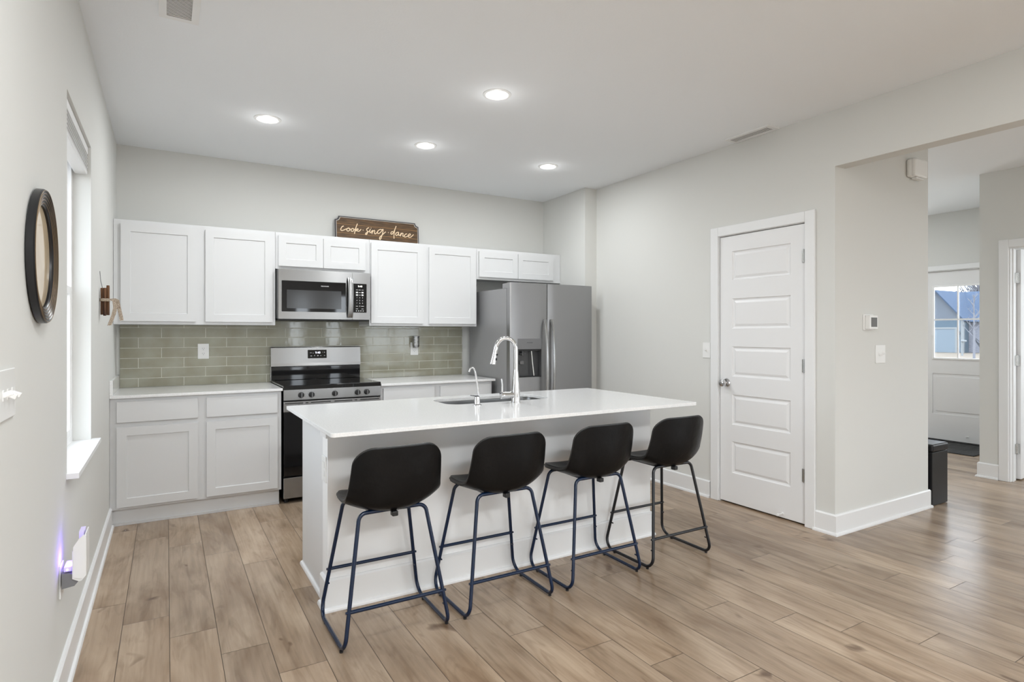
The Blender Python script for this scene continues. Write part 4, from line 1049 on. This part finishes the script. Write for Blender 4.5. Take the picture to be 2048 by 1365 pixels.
for z in (2.206, 2.287):
    a, b = sx0+.014, sx1-.014; prism(bm, [(a, z), (b, z), (b, z+.0028), (a, z+.0028)], .0143, .0149, sm)
build('plank_lines', bm, M['sign_gap'], sg)
STROKES = [
 [(437,405),(412,412),(388,447),(383,475),(402,488),(435,478),(470,462),(500,450)],
 [(525,437),(497,452),(487,478),(505,497),(533,487),(541,458),(524,440),(538,458),(570,462)],
 [(600,445),(572,460),(562,487),(580,502),(606,491),(612,463),(597,448),(615,463),(645,462)],
 [(680,358),(655,420),(635,480),(622,547)], [(626,515),(650,472),(678,452),(692,463),(668,480),(640,487),(668,490),(695,500),(722,484),(742,460)],
 [(775,478),(781,478)],
 [(887,432),(858,443),(843,468),(856,500),(851,538),(832,560),(820,548),(842,522),(880,503),(903,480)],
 [(912,458),(898,497),(906,525),(930,508),(950,475),(936,547)], [(938,530),(960,495),(982,480),(991,495),(984,530),(997,546),(1022,530),(1042,505)], [(922,438),(927,438)],
 [(1128,470),(1100,462),(1064,478),(1040,508),(1050,540),(1084,528),(1120,490),(1146,456),(1140,515),(1119,580),(1096,640),(1077,646),(1080,612),(1120,570),(1196,505)],
 [(1242,520),(1248,520)],
 [(1334,500),(1302,510),(1290,540),(1310,550),(1340,520),(1368,465),(1397,400)], [(1395,402),(1368,475),(1350,560),(1348,632)],
 [(1440,513),(1403,520),(1381,550),(1395,576),(1425,556),(1442,515),(1436,562),(1452,572),(1474,555),(1492,525),(1472,590)],
 [(1475,575),(1500,540),(1518,530),(1526,547),(1516,580),(1530,590),(1552,570)],
 [(1602,545),(1572,551),(1546,585),(1560,603),(1598,592),(1625,580)],
 [(1625,583),(1660,570),(1672,552),(1648,545),(1621,575),(1632,604),(1672,605),(1730,556)]]
def px2s(u, v):   # sign-face coordinates of the traced lettering
    x = sx0+(u-288)/(1822-288)*(sx1-sx0-.006); zt_ = 214+(u-288)*(352-214)/(1750-288)*1.0; zb_ = 590+(u-288)*(712-590)/(1822-288)
    f_ = (v-zt_)/(zb_-zt_); return x, 2.357-f_*(2.357-2.172)
bm = BM()
for st in STROKES:
    P_ = [px2s(*p) for p in st]; pts = []
    if len(P_) == 2: pts = P_
    else:
        for i_ in range(len(P_)-1):
            a, b, c_, d_ = P_[max(0, i_-1)], P_[i_], P_[i_+1], P_[min(len(P_)-1, i_+2)]
            for k in range(4):
                t = k/4; pts.append(tuple(.5*((2*b[j])+(c_[j]-a[j])*t+(2*a[j]-5*b[j]+4*c_[j]-d_[j])*t*t+(3*b[j]-a[j]-3*c_[j]+d_[j])*t**3) for j in (0, 1)))
        pts.append(P_[-1])
    tube(bm, [sm(x, z,   .0152) for x, z in pts], .0062 if len(P_) == 2 else .0040, 8, flat=(1, .22, 1))
build('script_lettering', bm, M['cream'], sg, smooth=True)

# ================================================================== ROUND FRAME ON THE LEFT WALL
mr = thing('round_mirror', 'round black framed mirror with beige glass hanging on the window wall', 'mirror', (XL, 2.204, 1.531))
C_ = (XL, 2.204, 1.531)
bm = BM(); lathe(bm, C_, (1, 0, 0), [(.150, .001), (.192, .001), (.198, .004), (.198, .019), (.196, .021)], 72, cap=False); build('frame', bm, M['frame_black'], mr, smooth=True)
bm = BM()
prof = []
for k in range(5):
    a, b = .197-.0092*k, .197-.0092*(k+1); prof += [(a, .0205-.0016*k), (a-.003, .0235-.0016*k), (b+.003, .0195-.0016*k)]
prof += [(.151, .012), (.150, .005)]
lathe(bm, C_, (1, 0, 0), prof, 72, cap=False); build('ribbed_rim', bm, M['frame_black'], mr, smooth=True, autos=20)
bm = BM()
for k in range(5):
    a = .197-.0092*k-.0026; tube(bm, [(XL+.0236-.0016*k, C_[1]+a*math.cos(2*PI*j/72), C_[2]+a*math.sin(2*PI*j/72)) for j in range(72)], .0011, 5, closed=True)
build('bronze_edges', bm, M['frame_bronze'], mr, smooth=True)
bm = BM(); lathe(bm, C_, (1, 0, 0), [(.151, .003), (.150, .0065), (0, .0065)], 72); build('glass', bm, M['beige_glass'], mr, smooth=False)

# ================================================================== CINNAMON BUNDLE
cn = thing('cinnamon_bundle', 'bundle of cinnamon sticks tied with burlap ribbon on the window wall by the cabinets', 'wall decoration', (XL, 4.05, 1.5))
for (t_, y, z0, z1, r_) in ((.012, 4.045, 1.408, 1.560, .0075), (.026, 4.03, 1.402, 1.560, .0075), (.040, 4.05, 1.406, 1.576, .008), (.026, 4.062, 1.425, 1.562, .0075)):
    bm = BM(); lathe(bm, (XL+t_, y, z0), (0, 0, 1), [(r_*.5, 0), (r_*.95, .0), (r_, .01), (r_*.96, (z1-z0)*.5), (r_, z1-z0-.01), (r_*.9, z1-z0), (r_*.5, z1-z0)], 14); build('cinnamon_stick', bm, M['cinnamon'], cn, smooth=True)
bm = BM()
def ribbon(bm, pts, wd, ax):
    ax = Vector(ax); prev = None
    for p in pts:
        p = Vector(p); c = (bm.verts.new(p-ax*wd/2), bm.verts.new(p+ax*wd/2))
        if prev: bm.faces.new((prev[0], prev[1], c[1], c[0]))
        prev = c
ell = [(XL+.026+.025*math.cos(2*PI*k/20), 4.045+.030*math.sin(2*PI*k/20), 1.492) for k in range(20)]
ell = [(max(XL+.002, p[0]), p[1], p[2]) for p in ell]
ribbon(bm, ell+[ell[0]], .016, (0, 0, 1))
yk = 4.0
ribbon(bm, [(XL+.046, yk, 1.492), (XL+.062, yk-.004, 1.494), (XL+.074, yk-.004, 1.484), (XL+.078, yk-.002, 1.45), (XL+.070, yk-.004, 1.41), (XL+.056, yk-.006, 1.365), (XL+.050, yk-.006, 1.347)], .020, (1, 0, .12))
ribbon(bm, [(XL+.048, yk, 1.494), (XL+.068, yk+.004, 1.500), (XL+.086, yk+.006, 1.492), (XL+.092, yk+.006, 1.46), (XL+.100, yk+.004, 1.42), (XL+.108, yk+.002, 1.375)], .018, (1, 0, .12))
rb = build('ribbon', bm, M['burlap'], cn); sd = rb.modifiers.new('thick', 'SOLIDIFY'); sd.thickness = .0014
bm = BM(); tube(bm, [(XL+.002, 4.045, 1.655), (XL+.006, 4.045, 1.60), (XL+.016, 4.045, 1.55), (XL+.028, 4.045, 1.50)], .0016, 6); build('hanging_cord', bm, M['plastic_grey'], cn)

# ================================================================== PLUG-IN INSECT LIGHT
outlet('wall_outlet', 'white outlet low on the window wall behind the purple plug-in light', plate_map((XL, 2.632, .418), (0, -1, 0), (0, 0, 1), (1, 0, 0)), .074, .118)
it = thing('insect_light', 'white plug-in insect trap glowing purple low on the window wall', 'insect trap', (XL+.01, 2.62, .40))
bm = BM(); prism(bm, [(.0095, .400), (.046, .405), (.062, .425), (.060, .440), (.030, .452), (.0095, .455)], 2.580, 2.665, lambda u, v, d_: (XL+u, d_, v)); build('base', bm, M['plastic_grey'], it)
bm = BM(); pr = [(.040, .432), (.060, .420), (.068, .422), (.078, .435), (.081, .50), (.080, .578), (.076, .580), (.075, .50), (.070, .440), (.062, .432), (.046, .445), (.044, .53), (.040, .53)]
prism(bm, pr, 2.575, 2.578, lambda u, v, d_: (XL+u, d_, v)); prism(bm, [(.072, .43), (.080, .436), (.081, .50), (.080, .585), (.076, .585), (.075, .50)], 2.578, 2.668, lambda u, v, d_: (XL+u, d_, v)); prism(bm, [(.043, .436), (.072, .428), (.078, .44), (.079, .578), (.074, .585), (.060, .572), (.043, .545)], 2.572, 2.575, lambda u, v, d_: (XL+u, d_, v))
build('shield', bm, M['plastic'], it)
bm = BM(); box(bm, XL+.058, XL+.072, 2.590, 2.655, .45, .592); build('glue_board', bm, M['uvpad'], it)
bm = BM(); box(bm, XL+.014, XL+.040, 2.584, 2.660, .4565, .474, bev=.003); lb_ = build('lamp_housing', bm, M['uvpad'], it)
bm = BM()
for y in (2.5825,): cyl(bm, (XL+.025, y+.001, .465), (0, -1, 0), .0035, .003, 12)
for y in (2.60, 2.62, 2.64): cyl(bm, (XL+.025, y, .474), (0, 0, 1), .004, .002, 12)
build('uv_diode', bm, M['uv'], lb_)
pl = bpy.data.lights.new('insect_glow', 'POINT'); pl.energy = .26; pl.color = (.32, .20, 1.0); pl.shadow_soft_size = .012
po = bpy.data.objects.new('insect_glow', pl); COL.objects.link(po); po.location = (XL+.030, 2.615, .497)

# ================================================================== HALL
bn = thing('shoe_bench', 'black leather storage bench standing against the end of the short wall', 'bench', (5.06, 2.6, 0))
bx0_, bx1_, by0, by1 = 4.936, 5.182, 2.165, 3.02
bm = BM(); box(bm, bx0_, bx1_-.004, by0+.004, by1-.004, .004, .405, bev=.006); build('box', bm, M['bench'], bn, smooth=True)
bm = BM(); box(bm, bx0_-.002, bx1_, by0-.002, by1+.002, .407, .466, bev=.016, seg=4); build('padded_lid', bm, M['bench'], bn, smooth=True)
bm = BM(); box(bm, 7.31, 7.985, 2.825, 3.75, .0005, .010, bev=.004); tag(build('doormat', bm, M['rug']), 'black ribbed doormat on the wood floor inside the entrance door', 'doormat')

# ================================================================== OUTSIDE, SEEN THROUGH THE ENTRANCE DOOR
bm = BM()
Xs = [XF+.2, 20, 40, 61, 140]; Zs = [-.35, -.38, -.40, -.45, -.45]
for (xa, za), (xb, zb) in zip(zip(Xs, Zs), list(zip(Xs, Zs))[1:]): quad(bm, (xa, -40, za), (xb, -40, zb), (xb, 90, zb), (xa, 90, za))
quad(bm, (-60, -60, -.35), (XF+.2, -60, -.35), (XF+.2, 90, -.35), (-60, 90, -.35))
bmesh.ops.remove_doubles(bm, verts=bm.verts[:], dist=.001)
o = struct('ground', bm, M['lawn'])
hs = thing('house', 'grey-blue house with a gabled garage across the street', 'house', (60, 25, -.45))
HX = 60.0; zg = -.44
gy0_, gy1_, gp = 23.9, 28.3, 26.1; ze, zp = 2.45, 5.12
bm = BM(); prism(bm, [(gy0_, ze-.05), (gy1_, ze-.05), (gp, zp-.05)], HX, HX+.12, lambda u, v, d_: (d_, u, v)); build('gable', bm, M['siding'], hs)
bm = BM(); box(bm, HX+.001, HX+5, gy0_+.05, gy1_-.05, zg, ze-.05); build('garage_wall', bm, M['siding_blue'], hs)
bm = BM(); box(bm, HX-.04, HX, 24.55, 27.6, zg, 1.66); gd = build('garage_door', bm, M['garage'], hs)
bm = BM(); box(bm, HX-.08, HX, 24.4, 24.55, zg, 1.80); box(bm, HX-.08, HX, 24.55, 27.75, 1.66, 1.80); box(bm, HX-.1, HX+.1, gy0_-.02, gy0_+.22, zg, ze-.05); build('corner_trim', bm, M['ext_white'], hs)
bm = BM()   # roof of the garage gable and of the main block
def roofslab(bm, pts, t=.12):
    n_ = (Vector(pts[1])-Vector(pts[0])).cross(Vector(pts[2])-Vector(pts[0])).normalized()*t
    A = [bm.verts.new(Vector(p)) for p in pts]; B = [bm.verts.new(Vector(p)+n_) for p in pts]; k = len(pts)
    bm.faces.new(A); bm.faces.new(B[::-1])
    for i_ in range(k): bm.faces.new((A[i_], A[(i_+1) % k], B[(i_+1) % k], B[i_]))
roofslab(bm, [(HX-.3, gy0_-.12, ze-.15), (HX+8, gy0_-.12, ze-.15), (HX+8, gp, zp), (HX-.3, gp, zp)], .1)
roofslab(bm, [(HX-.3, gp, zp), (HX+8, gp, zp), (HX+8, gy1_+.12, ze-.15), (HX-.3, gy1_+.12, ze-.15)], .1)
roofslab(bm, [(HX+.6, 8, ze-.15), (HX+.6, gy0_+1.0, ze-.15), (HX+5.4, gy0_+2.3, 5.20), (HX+5.4, 8, 5.20)], .1)
roofslab(bm, [(HX+5.4, 8, 5.20), (HX+5.4, gy0_+2.3, 5.20), (HX+10, gy0_+2.3, 2.4), (HX+10, 8, 2.4)], .1)
build('roof', bm, M['roof'], hs)
bm = BM(); box(bm, HX+1, HX+9.5, 8.3, gy0_+.04, zg, ze-.2); build('front_wall', bm, M['brick'], hs)
bm = BM(); box(bm, HX+3.0, HX+3.25, 23.55, 23.75, 3.9, 4.35); build('roof_vent', bm, M['ext_white'], hs)
bm = BM(); cyl(bm, (HX-.12, 24.25, 1.15), (0, 0, 1), .07, .28, 10); build('wall_lantern', bm, M['black'], hs)
# bare trees
def tree(name, label, x, y, z, h, r0, n, m_, spread, grp=None):
    t_ = thing(name, label, 'tree', (x, y, z), grp)
    rnd = random.Random(int(x*100+y*10))
    bm = BM(); tube(bm, [(x, y, z), (x+.02, y, z+h*.5), (x, y+.02, z+h)], [r0, r0*.75, r0*.25], 8); build('trunk', bm, m_, t_, smooth=True)
    bm = BM()
    for k in range(n):
        f_ = rnd.uniform(.35, .97); a = rnd.uniform(0, 2*PI); l_ = spread*(1.15-f_)*rnd.uniform(.6, 1.1)+.15
        p = Vector((x, y, z+h*f_)); q = p+Vector((math.cos(a)*l_*.55, math.sin(a)*l_*.55, l_*.7)); tube(bm, [p, (p+q)/2+Vector((0, 0, -.03*l_)), q], [r0*.35, r0*.25, r0*.1], 5)
        for _ in range(3):
            a2 = rnd.uniform(0, 2*PI); s_ = p.lerp(q, rnd.uniform(.4, .9)); e_ = s_+Vector((math.cos(a2)*l_*.25, math.sin(a2)*l_*.25, l_*.3)); tube(bm, [s_, e_], [r0*.18, r0*.07], 4)
    build('branches', bm, m_, t_)
    return t_
tree('sapling', 'slender pale sapling standing on the lawn outside the entrance', 44.5, 17.18, -.41, 4.1, .075, 16, M['bark'], 1.5)
tree('bare_tree', 'large bare tree behind the roof of the house', 76, 28.9, -.45, 8.8, .22, 90, M['bark'], 5.0)
sb = thing('shrub', 'dark bare shrub near the wall of the house', 'shrub', (56.2, 20.95, -.44)); bm = BM(); rnd = random.Random(3)
for k in range(34):
    a = rnd.uniform(0, 2*PI); l_ = rnd.uniform(.7, 2.1); p = Vector((56.2, 20.95, -.44)); q = p+Vector((math.cos(a)*.55*l_, math.sin(a)*.55*l_, l_)); tube(bm, [p, (p+q)/2+Vector((rnd.uniform(-.15, .15), rnd.uniform(-.15, .15), .1)), q], [.035, .028, .01], 5)
build('stems', bm, M['shrub'], sb)
ml = thing('mailbox', 'pale mailbox post on the lawn beside the sapling', 'mailbox', (52, 20.83, -.43)); bm = BM(); box(bm, 51.95, 52.05, 20.78, 20.88, -.43, .62); build('post', bm, M['ext_white'], ml)
bm = BM(); box(bm, 51.8, 52.2, 20.6, 20.85, .62, .76, bev=.04); build('box', bm, M['ext_white'], ml)
bm = BM(); lathe(bm, (44.5, 17.18, -.42), (0, 0, 1), [(.12, 0), (1.0, 0), (.9, .03), (.12, .04), (.12, 0)], 24, cap=False); tag(build('mulch_bed', bm, M['mulch']), 'grey mulch ring around the foot of the sapling', 'mulch')
